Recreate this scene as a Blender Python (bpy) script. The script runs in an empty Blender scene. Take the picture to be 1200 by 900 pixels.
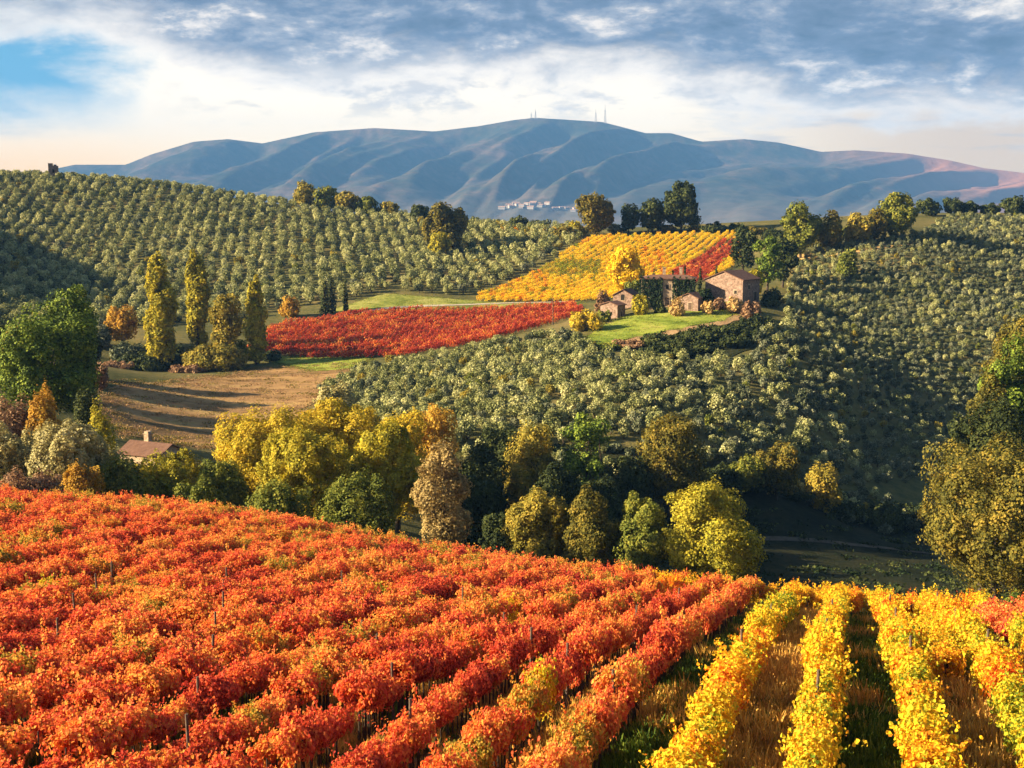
import bpy, math, random
import numpy as np
from mathutils import Vector, noise as mnoise
from mathutils.geometry import delaunay_2d_cdt

random.seed(7)
RNG = np.random.default_rng(7)
S = bpy.context.scene
COL = S.collection
R = math.radians

# ------------------------------------------------------------------ camera, light, exposure
PITCH, FOC = 7.6, 1500.0                       # degrees below the horizon; focal length in 1200-px units
cam = bpy.data.objects.new('camera', bpy.data.cameras.new('camera'))
COL.objects.link(cam)
cam.location = (0, 0, 0)
cam.rotation_euler = (R(90 - PITCH), 0, 0)
cam.data.sensor_width, cam.data.lens = 36.0, FOC / 1200 * 36
cam.data.clip_start, cam.data.clip_end = 0.5, 60000
S.camera = cam

SUN_EL, SUN_AZ = 22.0, -98.0                   # azimuth from +Y (view), negative = left
sun_dir = Vector((math.sin(R(SUN_AZ)) * math.cos(R(SUN_EL)), math.cos(R(SUN_AZ)) * math.cos(R(SUN_EL)), math.sin(R(SUN_EL))))
sl = bpy.data.lights.new('sun', 'SUN')
sl.energy, sl.angle, sl.color = 5.0, R(0.5), (1.0, 0.80, 0.52)
sun = bpy.data.objects.new('sun', sl)
COL.objects.link(sun)
sun.rotation_euler = sun_dir.to_track_quat('Z', 'Y').to_euler()

S.view_settings.view_transform = 'Standard'
S.view_settings.look = 'None'
S.view_settings.exposure = 1.88
S.view_settings.gamma = 1.0
S.view_settings.use_curve_mapping = False
SKY_NISHITA, SKY_CLOUD = 0.05, 0.365
S.render.engine = 'CYCLES'
cy = S.cycles
cy.max_bounces, cy.diffuse_bounces, cy.glossy_bounces, cy.transmission_bounces = 4, 2, 1, 2
cy.transparent_max_bounces, cy.volume_bounces = 4, 0
cy.sample_clamp_indirect = 4.0


class NT:
    """Small helper around a node tree."""
    def __init__(self, tree):
        self.t = tree; tree.nodes.clear()

    def n(self, typ, ins=None, **props):
        x = self.t.nodes.new(typ)
        for k, v in props.items():
            setattr(x, k, v)
        for k, v in (ins or {}).items():
            self.set(x.inputs[k], v)
        return x

    def set(self, sock, v):
        if isinstance(v, bpy.types.NodeSocket):
            self.t.links.new(v, sock)
        elif isinstance(v, bpy.types.Node):
            self.t.links.new(v.outputs[0], sock)
        else:
            if isinstance(v, (tuple, list)) and len(v) == 3 and sock.type == 'RGBA':
                v = (*v, 1)
            sock.default_value = v

    def m(self, op, a, b=0.0, c=None, clamp=False):
        x = self.t.nodes.new('ShaderNodeMath'); x.operation = op; x.use_clamp = clamp
        self.set(x.inputs[0], a); self.set(x.inputs[1], b)
        if c is not None: self.set(x.inputs[2], c)
        return x.outputs[0]

    def ss(self, v, lo, hi):
        x = self.t.nodes.new('ShaderNodeMapRange'); x.interpolation_type = 'SMOOTHSTEP'
        self.set(x.inputs[0], v); x.inputs[1].default_value = lo; x.inputs[2].default_value = hi
        return x.outputs[0]

    def mix(self, f, a, b, mode='MIX'):
        x = self.t.nodes.new('ShaderNodeMix'); x.data_type = 'RGBA'; x.blend_type = mode
        self.set(x.inputs[0], f); self.set(x.inputs[6], a); self.set(x.inputs[7], b)
        return x.outputs[2]

    def noise(self, vec, scale, detail=5, rough=0.55, dist=0.0):
        x = self.n('ShaderNodeTexNoise', {'Scale': scale, 'Detail': detail, 'Roughness': rough, 'Distortion': dist})
        if vec is not None: self.set(x.inputs['Vector'], vec)
        return x.outputs['Fac']

    def ramp(self, f, stops):
        x = self.t.nodes.new('ShaderNodeValToRGB')
        cr = x.color_ramp
        while len(cr.elements) < len(stops): cr.elements.new(0.5)
        for e, (p, c) in zip(cr.elements, stops):
            e.position = p; e.color = (*c, 1)
        self.set(x.inputs[0], f)
        return x.outputs[0]


def build_world():
    w = bpy.data.worlds.new('World'); S.world = w; w.use_nodes = True
    N = NT(w.node_tree)
    co = N.n('ShaderNodeTexCoord').outputs['Generated']
    sep = N.n('ShaderNodeSeparateXYZ', {0: co})
    x, y, z = sep.outputs
    az = N.m('MULTIPLY', N.m('ARCTAN2', x, y), 57.2958)
    el = N.m('MULTIPLY', N.m('ARCSINE', z), 57.2958)
    zz = N.m('ADD', N.m('MAXIMUM', z, 0.0), 0.30)
    p = N.n('ShaderNodeCombineXYZ', {0: N.m('DIVIDE', x, zz), 1: N.m('DIVIDE', y, zz), 2: 0.0}).outputs[0]
    nbig = N.noise(p, 1.7, 6, 0.6, 0.3)
    nmid = N.noise(p, 5.2, 9, 0.62, 0.3)
    nfin = N.noise(p, 15.0, 7, 0.62)
    # pale hazy air under the cloud deck
    low = N.ramp(N.m('DIVIDE', el, 9.0), [(0.0, (1.18, 0.80, 0.40)), (0.28, (1.2, 0.92, 0.56)), (0.55, (1.16, 0.98, 0.74)), (1.0, (0.9, 0.82, 0.74))])
    left = N.ss(az, -9.0, -21.0)
    low = N.mix(N.m('MULTIPLY', left, N.ss(el, 4.2, 1.0)), low, (1.26, 0.74, 0.24))
    right = N.ss(az, 6.0, 20.0)
    low = N.mix(N.m('MULTIPLY', right, 0.85), low, (0.74, 0.48, 0.24))
    # thin grey streaks low at the right
    st = N.n('ShaderNodeCombineXYZ', {0: N.m('MULTIPLY', az, 0.12), 1: N.m('MULTIPLY', el, 1.1), 2: 3.0}).outputs[0]
    streak = N.m('MULTIPLY', N.ss(N.noise(st, 1.6, 5, 0.55), 0.52, 0.68), N.m('MULTIPLY', N.ss(az, 2.0, 16.0), N.ss(el, 5.6, 4.0)))
    low = N.mix(N.m('MULTIPLY', streak, 0.6), low, (0.42, 0.42, 0.47))
    # clear blue gap at the upper left
    gap = N.m('MULTIPLY', N.ss(N.m('ADD', az, N.m('ADD', N.m('MULTIPLY', nmid, 7.0), N.m('MULTIPLY', nfin, 3.0))), -9.5, -14.5),
              N.m('MULTIPLY', N.ss(N.m('ADD', el, N.m('MULTIPLY', nmid, 3.0)), 4.2, 7.0), 1.0))
    low = N.mix(N.m('MULTIPLY', gap, 0.95), low, (0.07, 0.33, 0.54))
    # cloud deck
    edge = N.m('ADD', N.m('ADD', el, N.m('MULTIPLY', N.m('SUBTRACT', nmid, 0.5), 4.6)), N.m('MULTIPLY', N.m('SUBTRACT', nbig, 0.5), 5.0))
    edge = N.m('ADD', edge, N.m('MULTIPLY', N.ss(az, 2.0, 16.0), 1.6))
    edge = N.m('SUBTRACT', edge, N.m('MULTIPLY', N.ss(az, -12.0, -17.0), 1.9))
    deck = N.ss(edge, 5.6, 7.7)
    rim = N.ss(edge, 4.6, 6.0)
    shade = N.m('ADD', N.m('ADD', N.m('MULTIPLY', nmid, 0.5), N.m('MULTIPLY', nbig, 0.24)), N.m('MULTIPLY', nfin, 0.26))
    dcol = N.ramp(shade, [(0.42, (0.03, 0.09, 0.18)), (0.49, (0.085, 0.15, 0.26)), (0.545, (0.27, 0.31, 0.38)), (0.61, (0.84, 0.76, 0.67))])
    white = N.mix(nfin, (0.62, 0.58, 0.55), (1.10, 0.97, 0.82))
    c = N.mix(N.m('MULTIPLY', rim, 0.85), low, white)
    puff = N.m('MULTIPLY', N.ss(N.m('ADD', N.m('MULTIPLY', nmid, 0.6), N.m('MULTIPLY', nfin, 0.4)), 0.50, 0.60), N.m('MULTIPLY', N.ss(el, 3.2, 5.0), N.ss(az, -17.0, -10.0)))
    c = N.mix(N.m('MULTIPLY', puff, 0.5), c, (0.40, 0.40, 0.42))
    c = N.mix(N.m('MULTIPLY', deck, 0.92), c, dcol)
    sky = N.n('ShaderNodeTexSky', sky_type='NISHITA', sun_disc=False, sun_elevation=R(SUN_EL), sun_rotation=R(SUN_AZ))
    b1 = N.n('ShaderNodeBackground', {'Color': sky.outputs[0], 'Strength': SKY_NISHITA})
    b2 = N.n('ShaderNodeBackground', {'Color': c, 'Strength': N.m('MULTIPLY', N.m('ADD', N.m('MULTIPLY', N.ss(y, -0.2, 0.75), 0.72), 0.28), SKY_CLOUD)})   # duller sky behind the camera
    mx = N.n('ShaderNodeMixShader', {0: N.ss(el, 34.0, 12.0), 1: b1, 2: b2})
    N.n('ShaderNodeOutputWorld', {0: mx})


build_world()

# ------------------------------------------------------------------ projection helpers
CT, ST = math.cos(R(PITCH)), math.sin(R(PITCH))


def P(px, py, D):
    """World point on the ray of a photo position at forward distance D."""
    dx, dy = (px - 600) / FOC, (450 - py) / FOC
    d = np.array([dx, CT + dy * ST, -ST + dy * CT])
    return d * (D / d[1])


def px_of(x, y, z):
    f = y * CT - z * ST; u = y * ST + z * CT
    return 600 + FOC * x / f, 450 - FOC * u / f


# ------------------------------------------------------------------ terrain heights: a smooth surface through placed points
G = []
def g(px, py, D, off=0.0):
    q = P(px, py, D); G.append((q[0], q[1], q[2] - off))

for a in [(0, 895, 30), (300, 895, 29.5), (600, 895, 29), (900, 895, 28), (1200, 895, 28), (975, 780, 36), (975, 743, 43), (975, 700, 70),
          (100, 700, 54), (100, 630, 77), (100, 585, 105), (500, 740, 51), (500, 690, 67), (500, 645, 95), (750, 740, 48), (750, 674, 85),
          (300, 605, 101), (300, 720, 52), (1190, 712, 64), (1190, 770, 38), (-100, 580, 105), (-100, 700, 54), (1300, 730, 60)]:
    g(*a, off=1.85)
for a in [(700, 690, 130), (850, 692, 130), (1000, 692, 150), (1000, 640, 185), (1000, 612, 212), (1140, 710, 118), (1250, 640, 190), (1350, 600, 220),
          (600, 602, 190), (450, 605, 165), (350, 605, 150), (250, 560, 170), (200, 520, 215), (330, 520, 215), (280, 470, 260), (250, 435, 310), (380, 430, 310),
          (150, 432, 320), (100, 592, 128), (50, 505, 180), (60, 475, 200), (0, 440, 240), (0, 400, 290), (-100, 480, 190),
          (0, 208, 620), (100, 213, 620), (200, 225, 610), (300, 239, 600), (400, 250, 590), (500, 261, 575), (600, 270, 560),
          (0, 300, 470), (0, 252, 545), (0, 350, 390), (200, 340, 440), (200, 280, 520), (200, 400, 345), (330, 300, 490), (330, 360, 410),
          (450, 310, 470), (450, 345, 420), (550, 300, 500), (420, 370, 390),
          (320, 412, 340), (460, 415, 325), (340, 387, 368), (480, 363, 395), (670, 358, 388), (600, 385, 350),
          (430, 432, 300), (560, 407, 305), (690, 388, 310), (400, 472, 255), (500, 472, 240), (600, 472, 235), (700, 452, 245), (620, 542, 200),
          (720, 542, 200), (500, 542, 195), (850, 542, 205), (850, 462, 250), (800, 426, 281), (900, 402, 290), (900, 452, 258), (950, 545, 228),
          (700, 392, 308), (760, 370, 325), (840, 373, 318), (850, 352, 335), (720, 371, 334), (800, 387, 304),
          (550, 353, 410), (700, 350, 410), (860, 300, 470), (700, 281, 500), (640, 302, 478), (800, 277, 500), (780, 330, 430), (750, 266, 560),
          (940, 292, 450), (1000, 291, 430), (1070, 272, 450), (1130, 265, 480), (1200, 258, 500), (1200, 302, 440), (1100, 312, 410), (950, 332, 390),
          (1020, 372, 352), (1180, 350, 392), (1180, 382, 352), (1150, 422, 328), (1150, 500, 290), (1050, 450, 298), (1050, 540, 250)]:
    g(*a)
G += [(-60, 0, -9), (60, 0, -11), (0, -50, -8), (-150, 50, -16), (150, 50, -24), (-200, 150, -27), (200, 150, -46), (190, 230, -54), (-210, 250, -22),
      (-245, 365, 16), (-320, 400, 34), (-235, 440, 16), (340, 420, -22), (-350, 650, 20), (350, 600, -2), (0, 720, -25), (-200, 740, 0), (200, 720, -15), (-340, 250, -8), (330, 250, -48),  # first three: hill added out of view, raised to shade the hollow
      (-200, -50, -12), (200, -50, -18)]
G = np.array(G)


def _U(r2):
    return 0.5 * r2 * np.log(r2 + 1e-9)


_sc = 100.0
_g = G[:, :2] / _sc
_K = _U(((_g[:, None] - _g[None]) ** 2).sum(-1)) + np.eye(len(G)) * 0.004
_Pm = np.c_[np.ones(len(G)), _g]
_A = np.block([[_K, _Pm], [_Pm.T, np.zeros((3, 3))]])
_wt = np.linalg.solve(_A, np.r_[G[:, 2], 0, 0, 0])


def tps(x, y):
    q = np.c_[x, y] / _sc
    out = np.empty(len(q))
    for i in range(0, len(q), 20000):
        s = q[i:i + 20000]
        out[i:i + 20000] = _U(((s[:, None] - _g[None]) ** 2).sum(-1)) @ _wt[:len(G)] + np.c_[np.ones(len(s)), s] @ _wt[len(G):]
    return out


def sstep(v, a, b):
    t = np.clip((v - a) / (b - a), 0, 1)
    return t * t * (3 - 2 * t)


PLAIN = -100.0
X0, X1, Y0, Y1, STEP = -420.0, 420.0, -60.0, 900.0, 2.0
cx_ = np.arange(X0, X1 + .1, STEP); cy_ = np.arange(Y0, Y1 + .1, STEP)


def _height(xx, yy):
    z = tps(np.clip(xx, -400, 400), np.clip(yy, -60, 760))
    b = np.maximum(sstep(yy, 640, 900), sstep(np.abs(xx), 340, 420) * sstep(yy, 300, 500))
    return z * (1 - b) + PLAIN * b


_xx, _yy = np.meshgrid(cx_, cy_)
CORE = _height(_xx.ravel(), _yy.ravel()).reshape(_xx.shape)


def Hh(x, y):
    x = np.atleast_1d(np.asarray(x, float)); y = np.atleast_1d(np.asarray(y, float))
    fx = np.clip((x - X0) / STEP, 0, len(cx_) - 1.001); fy = np.clip((y - Y0) / STEP, 0, len(cy_) - 1.001)
    i, j = fx.astype(int), fy.astype(int); a, b = fx - i, fy - j
    return (CORE[j, i] * (1 - a) + CORE[j, i + 1] * a) * (1 - b) + (CORE[j + 1, i] * (1 - a) + CORE[j + 1, i + 1] * a) * b


def H1(x, y):
    return float(Hh(x, y)[0])


def W(px, D):
    """World x, y seen in column px at forward distance D (ground point, a few metres exact)."""
    x = (px - 600) / FOC * D
    for _ in range(4):
        z = H1(x, D)
        x = (px - 600) / FOC * (D * CT - z * ST)
    return x, D


def hit(px, py):
    """First ground point on a ray."""
    Ds = np.arange(20, 880, 1.0)
    q = P(px, py, 1.0)
    zs = q[2] * Ds
    b = np.nonzero(Hh(q[0] * Ds, Ds) >= zs)[0]
    D = Ds[b[0]] if len(b) else 700.0
    return q[0] * D, D


def seen(x, y, z):
    """True where the terrain leaves a point in sight of the camera."""
    ok = np.ones(len(x), bool)
    for t in np.linspace(0.06, 0.985, 70):
        ok &= Hh(x * t, y * t) < z * t + 0.25
    return ok


# ------------------------------------------------------------------ materials
def matte(name, fn, rough=0.9, spec=0.15, bump=None):
    m = bpy.data.materials.new(name); m.use_nodes = True
    N = NT(m.node_tree)
    col = fn(N)
    b = N.n('ShaderNodeBsdfPrincipled', {'Base Color': col, 'Roughness': rough, 'Specular IOR Level': spec})
    if bump:
        bp = N.n('ShaderNodeBump', {'Strength': bump[0], 'Distance': bump[1], 'Height': N.noise(N.n('ShaderNodeTexCoord').outputs['Object'], bump[2], 6)})
        N.set(b.inputs['Normal'], bp.outputs[0])
    N.n('ShaderNodeOutputMaterial', {0: b})
    return m


def OC(N): return N.n('ShaderNodeTexCoord').outputs['Object']


def ground_mat(name, cols, s1=0.05, s2=0.9, stretch=None, bump=(0.6, 0.3, 2.0)):
    def fn(N):
        v = OC(N)
        if stretch:
            v = N.n('ShaderNodeMapping', {0: v, 2: (0, 0, stretch[0]), 3: (stretch[1], stretch[2], 1)}).outputs[0]
        f = N.m('ADD', N.m('MULTIPLY', N.noise(v, s1, 6, 0.6), 0.6), N.m('MULTIPLY', N.noise(v, s2, 6, 0.65), 0.4))
        k = len(cols)
        return N.ramp(f, [(0.36 + 0.28 * i / (k - 1), c) for i, c in enumerate(cols)])
    return matte(name, fn, 0.95, 0.05, bump)


def leaf_mat(name, cols, trans=0.35, clump=0.8, inst=0.35, rnd=0.5):
    """Leaf colours spread by leaf, by clump and by plant."""
    m = bpy.data.materials.new(name); m.use_nodes = True
    N = NT(m.node_tree)
    at = N.n('ShaderNodeAttribute', attribute_name='rnd').outputs['Fac']
    oi = N.n('ShaderNodeObjectInfo').outputs['Random']
    cl = N.noise(OC(N), clump, 3, 0.6)
    f = N.m('ADD', N.m('ADD', N.m('MULTIPLY', N.m('SUBTRACT', at, 0.5), rnd), N.m('MULTIPLY', N.m('SUBTRACT', cl, 0.5), 1.3)),
            N.m('ADD', N.m('MULTIPLY', N.m('SUBTRACT', oi, 0.5), inst), 0.5))
    k = len(cols)
    c = N.ramp(f, [(0.1 + 0.8 * i / max(k - 1, 1), q) for i, q in enumerate(cols)])
    d = N.n('ShaderNodeBsdfPrincipled', {'Base Color': c, 'Roughness': 0.65, 'Specular IOR Level': 0.08})
    t = N.n('ShaderNodeBsdfTranslucent', {'Color': N.mix(0.25, c, (1.0, 0.75, 0.2), 'MULTIPLY')})
    N.n('ShaderNodeOutputMaterial', {0: N.n('ShaderNodeMixShader', {0: trans, 1: d, 2: t})})
    return m


BARK = matte('bark', lambda N: N.ramp(N.noise(OC(N), 6, 5), [(0.3, (0.035, 0.026, 0.018)), (0.7, (0.11, 0.085, 0.06))]))
VBARK = matte('vine_bark', lambda N: N.ramp(N.noise(OC(N), 14, 5), [(0.3, (0.022, 0.015, 0.010)), (0.7, (0.07, 0.05, 0.035))]))
POSTW = matte('grey_wood', lambda N: N.ramp(N.noise(OC(N), 9, 5), [(0.3, (0.07, 0.05, 0.035)), (0.7, (0.16, 0.12, 0.09))]))

LM = {
    'red':    leaf_mat('vine_leaf_red', [(0.32, 0.034, 0.026), (0.62, 0.085, 0.045), (0.78, 0.155, 0.06), (0.82, 0.28, 0.07)], 0.42, 1.1, 0.5, 0.75),
    'orange': leaf_mat('vine_leaf_orange', [(0.56, 0.07, 0.04), (0.78, 0.16, 0.06), (0.84, 0.29, 0.07), (0.84, 0.47, 0.09)], 0.42, 1.1, 0.5, 0.75),
    'tinged': leaf_mat('vine_leaf_tinged', [(0.74, 0.14, 0.045), (0.82, 0.35, 0.06), (0.68, 0.45, 0.07), (0.22, 0.22, 0.035)], 0.42, 1.1, 0.5, 0.75),
    'yellow': leaf_mat('vine_leaf_yellow', [(0.66, 0.24, 0.02), (0.88, 0.50, 0.02), (0.88, 0.60, 0.03), (0.42, 0.42, 0.03)], 0.38, 1.0, 0.5, 0.7),
    'golden': leaf_mat('vine_leaf_golden', [(0.72, 0.14, 0.02), (0.88, 0.36, 0.02), (0.90, 0.56, 0.03), (0.85, 0.60, 0.04)], 0.38, 1.0, 0.5, 0.7),
    'crimson': leaf_mat('vine_leaf_crimson', [(0.22, 0.022, 0.018), (0.40, 0.045, 0.03), (0.56, 0.085, 0.04), (0.70, 0.19, 0.05)], 0.35, 0.3, 0.5, 0.7),
    'lemon':  leaf_mat('vine_leaf_lemon', [(0.84, 0.46, 0.02), (0.92, 0.63, 0.025), (0.94, 0.70, 0.04), (0.80, 0.66, 0.05)], 0.38, 0.4, 0.5, 0.7),
    'lime':   leaf_mat('vine_leaf_lime', [(0.85, 0.52, 0.03), (0.70, 0.54, 0.03), (0.34, 0.38, 0.03), (0.12, 0.20, 0.02)], 0.38, 1.0, 0.5, 0.7),
}
LF = {
    'olive':   leaf_mat('olive_leaf', [(0.10, 0.12, 0.04), (0.25, 0.265, 0.095), (0.45, 0.45, 0.18), (0.62, 0.59, 0.29)], 0.2, 0.5, 0.5, 0.6),
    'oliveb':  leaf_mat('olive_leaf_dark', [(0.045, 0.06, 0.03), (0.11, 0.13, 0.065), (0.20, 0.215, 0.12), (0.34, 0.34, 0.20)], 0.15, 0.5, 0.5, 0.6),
    'pale':    leaf_mat('pale_leaf', [(0.22, 0.20, 0.07), (0.36, 0.32, 0.13), (0.48, 0.42, 0.17), (0.50, 0.46, 0.25)], 0.25, 0.5, 0.2, 0.6),
    'pine':    leaf_mat('pine_needle', [(0.022, 0.040, 0.009), (0.07, 0.11, 0.016), (0.18, 0.25, 0.03), (0.33, 0.38, 0.05)], 0.15, 0.45, 0.1, 0.5),
    'dark':    leaf_mat('dark_leaf', [(0.018, 0.026, 0.010), (0.035, 0.05, 0.016), (0.07, 0.085, 0.022), (0.11, 0.12, 0.03)], 0.2, 0.4, 0.2, 0.5),
    'bronze':  leaf_mat('dull_bronze_leaf', [(0.05, 0.055, 0.014), (0.12, 0.115, 0.024), (0.23, 0.19, 0.03), (0.38, 0.27, 0.045)], 0.3, 0.4, 0.2, 0.5),
    'green':   leaf_mat('green_leaf', [(0.06, 0.08, 0.016), (0.13, 0.16, 0.026), (0.24, 0.25, 0.04), (0.38, 0.34, 0.05)], 0.3, 0.4, 0.2, 0.5),
    'olivey':  leaf_mat('bronze_leaf', [(0.10, 0.105, 0.022), (0.24, 0.21, 0.035), (0.40, 0.32, 0.05), (0.52, 0.37, 0.06)], 0.3, 0.4, 0.2, 0.5),
    'ygreen':  leaf_mat('yellow_green_leaf', [(0.11, 0.12, 0.02), (0.29, 0.27, 0.03), (0.50, 0.43, 0.04), (0.66, 0.52, 0.05)], 0.35, 0.5, 0.2, 0.5),
    'yellow':  leaf_mat('yellow_leaf', [(0.20, 0.18, 0.02), (0.44, 0.35, 0.03), (0.68, 0.50, 0.045), (0.74, 0.54, 0.06)], 0.38, 0.5, 0.2, 0.5),
    'bright':  leaf_mat('bright_yellow_leaf', [(0.70, 0.48, 0.02), (0.86, 0.60, 0.03), (0.92, 0.66, 0.05)], 0.38, 0.35, 0.2, 0.5),
    'orange':  leaf_mat('orange_leaf', [(0.28, 0.15, 0.03), (0.48, 0.28, 0.04), (0.62, 0.38, 0.05), (0.62, 0.44, 0.08)], 0.35, 0.4, 0.2, 0.5),
    'brown':   leaf_mat('brown_leaf', [(0.14, 0.07, 0.04), (0.26, 0.15, 0.08), (0.36, 0.22, 0.12), (0.42, 0.27, 0.13)], 0.25, 0.4, 0.2, 0.5),
    'tan':     leaf_mat('dry_tan_leaf', [(0.18, 0.14, 0.055), (0.34, 0.25, 0.10), (0.50, 0.37, 0.14), (0.60, 0.45, 0.16)], 0.3, 0.5, 0.2, 0.5),
    'buff':    leaf_mat('buff_leaf', [(0.30, 0.19, 0.08), (0.50, 0.33, 0.13), (0.62, 0.43, 0.16), (0.70, 0.50, 0.18)], 0.3, 0.4, 0.2, 0.5),
    'grass':   leaf_mat('weed_blade', [(0.03, 0.05, 0.008), (0.06, 0.11, 0.012), (0.12, 0.18, 0.02), (0.22, 0.24, 0.03)], 0.25, 0.5, 0.6, 0.5),
    'dry':     leaf_mat('dry_blade', [(0.34, 0.17, 0.04), (0.55, 0.28, 0.05), (0.72, 0.42, 0.08), (0.76, 0.52, 0.13)], 0.25, 0.5, 0.6, 0.5),
    'stubble': leaf_mat('stubble_straw', [(0.16, 0.12, 0.04), (0.28, 0.18, 0.07), (0.40, 0.26, 0.11)], 0.1, 0.3, 0.4, 0.5),
    'turf':    leaf_mat('turf_blade', [(0.08, 0.12, 0.016), (0.15, 0.19, 0.03), (0.24, 0.25, 0.05)], 0.2, 0.3, 0.4, 0.5),
    'ivy':     leaf_mat('ivy_leaf', [(0.010, 0.018, 0.008), (0.02, 0.035, 0.012), (0.04, 0.06, 0.018)], 0.1, 0.6, 0.0, 0.6),
}


# ------------------------------------------------------------------ mesh helpers
class MB:
    """Collects quads and tubes; build() links them as ONE mesh object."""
    def __init__(self):
        self.v, self.f, self.r, self.mi, self.n = [], [], [], [], 0

    def add(self, verts, faces, rnd=None, mi=0):
        verts = np.asarray(verts, float).reshape(-1, 3)
        for q in faces:
            self.f.append([i + self.n for i in q])
        self.v.append(verts); self.n += len(verts)
        self.r += list(rnd if rnd is not None else [0.5] * len(faces)); self.mi += [mi] * len(faces)

    def quads(self, verts, quads, rnd, mi=0):
        self.add(verts, (np.asarray(quads)).tolist(), rnd, mi)

    def box(self, c, s, rz=0.0, mi=0):
        x, y, z = [k / 2 for k in s]
        p = np.array([(-x, -y, -z), (x, -y, -z), (x, y, -z), (-x, y, -z), (-x, -y, z), (x, -y, z), (x, y, z), (-x, y, z)])
        a = math.cos(rz), math.sin(rz)
        p = np.c_[p[:, 0] * a[0] - p[:, 1] * a[1], p[:, 0] * a[1] + p[:, 1] * a[0], p[:, 2]] + np.array(c)
        self.add(p, [(0, 3, 2, 1), (4, 5, 6, 7), (0, 1, 5, 4), (1, 2, 6, 5), (2, 3, 7, 6), (3, 0, 4, 7)], mi=mi)

    def tube(self, pts, rad, seg=6, mi=0):
        pts = np.asarray(pts, float); k = len(pts)
        rings = []
        for i in range(k):
            t = pts[min(i + 1, k - 1)] - pts[max(i - 1, 0)]
            t = t / (np.linalg.norm(t) + 1e-9)
            a = np.cross(t, (0.3, 0.9, 0.2)); a /= np.linalg.norm(a) + 1e-9
            b = np.cross(t, a)
            an = np.linspace(0, 2 * np.pi, seg, endpoint=False)
            rings.append(pts[i] + rad[i] * (np.cos(an)[:, None] * a + np.sin(an)[:, None] * b))
        f = []
        for i in range(k - 1):
            for j in range(seg):
                f.append((i * seg + j, i * seg + (j + 1) % seg, (i + 1) * seg + (j + 1) % seg, (i + 1) * seg + j))
        f.append(tuple(range((k - 1) * seg, k * seg))); f.append(tuple(reversed(range(seg))))
        self.add(np.concatenate(rings), f, mi=mi)

    def mesh(self, name, mats, smooth=False):
        me = bpy.data.meshes.new(name)
        v = np.concatenate(self.v) if self.v else np.zeros((0, 3))
        ls = np.array([len(q) for q in self.f], np.int32)
        li = np.array([i for q in self.f for i in q], np.int32)
        me.vertices.add(len(v)); me.vertices.foreach_set('co', v.astype(np.float32).ravel())
        me.loops.add(len(li)); me.loops.foreach_set('vertex_index', li)
        me.polygons.add(len(ls)); me.polygons.foreach_set('loop_start', np.r_[0, np.cumsum(ls)[:-1]].astype(np.int32))
        me.polygons.foreach_set('material_index', np.array(self.mi, np.int32))
        at = me.attributes.new('rnd', 'FLOAT', 'FACE'); at.data.foreach_set('value', np.array(self.r, np.float32))
        me.update(calc_edges=True)
        me.polygons.foreach_set('use_smooth', np.full(len(ls), smooth))
        for m in (mats if isinstance(mats, (list, tuple)) else [mats]):
            me.materials.append(m)
        return me

    def build(self, name, mats, parent=None, smooth=False):
        return obj(name, self.mesh(name, mats, smooth), parent)


def obj(name, me, parent=None):
    o = bpy.data.objects.new(name, me); COL.objects.link(o)
    if parent: o.parent = parent
    return o


def tag(o, label=None, cat=None, group=None, kind=None):
    if label: o['label'] = label
    if cat: o['category'] = cat
    if group: o['group'] = group
    if kind: o['kind'] = kind
    return o


def empty(name, loc, rz=0.0, sc=1.0):
    o = bpy.data.objects.new(name, None); COL.objects.link(o)
    o.location = loc; o.rotation_euler = (0, 0, rz); o.scale = (sc, sc, sc); o.empty_display_size = 0.3
    return o


def copy_tree(o, parent=None):
    c = o.copy(); COL.objects.link(c); c.parent = parent
    for ch in o.children: copy_tree(ch, c)
    return c


LEAF4 = (np.array([(-.5, 0, .0), (0, -.5, .08), (.5, 0, 0), (0, .5, .08)]), [(0, 1, 2, 3)])
LEAF8 = (np.array([(0, -.45, 0), (-.52, -.28, .16), (-.40, .26, .14), (0, .58, -.04), (.40, .26, .14), (.52, -.28, .16)]), [(0, 3, 2, 1), (0, 5, 4, 3)])
BLADE = (np.array([(-.06, 0, 0), (.06, 0, 0), (.03, .15, .6), (-.02, .3, 1.0)]), [(0, 1, 2, 3)])


def cards(mb, pos, nrm, size, rng, tmpl=LEAF4, mi=0, rnd=None):
    """Leaf-sized faces at pos, facing nrm with a free spin."""
    n = len(pos)
    nrm = nrm / (np.linalg.norm(nrm, axis=1, keepdims=True) + 1e-9)
    a = np.cross(nrm, rng.normal(size=(n, 3))); a /= np.linalg.norm(a, axis=1, keepdims=True) + 1e-9
    b = np.cross(nrm, a)
    tv, tf = tmpl
    size = np.broadcast_to(size, (n,))[:, None, None]
    v = pos[:, None] + size * (tv[None, :, 0:1] * a[:, None] + tv[None, :, 1:2] * b[:, None] + tv[None, :, 2:3] * nrm[:, None])
    k = len(tv)
    tfa = np.array(tf)
    f = (np.arange(n)[:, None, None] * k + tfa[None]).reshape(-1, tfa.shape[1])
    if rnd is None: rnd = rng.random(n)
    mb.quads(v.reshape(-1, 3), f, np.repeat(rnd, len(tf)), mi)


def sphere(rng, n):
    d = rng.normal(size=(n, 3)); return d / np.linalg.norm(d, axis=1, keepdims=True)


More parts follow.
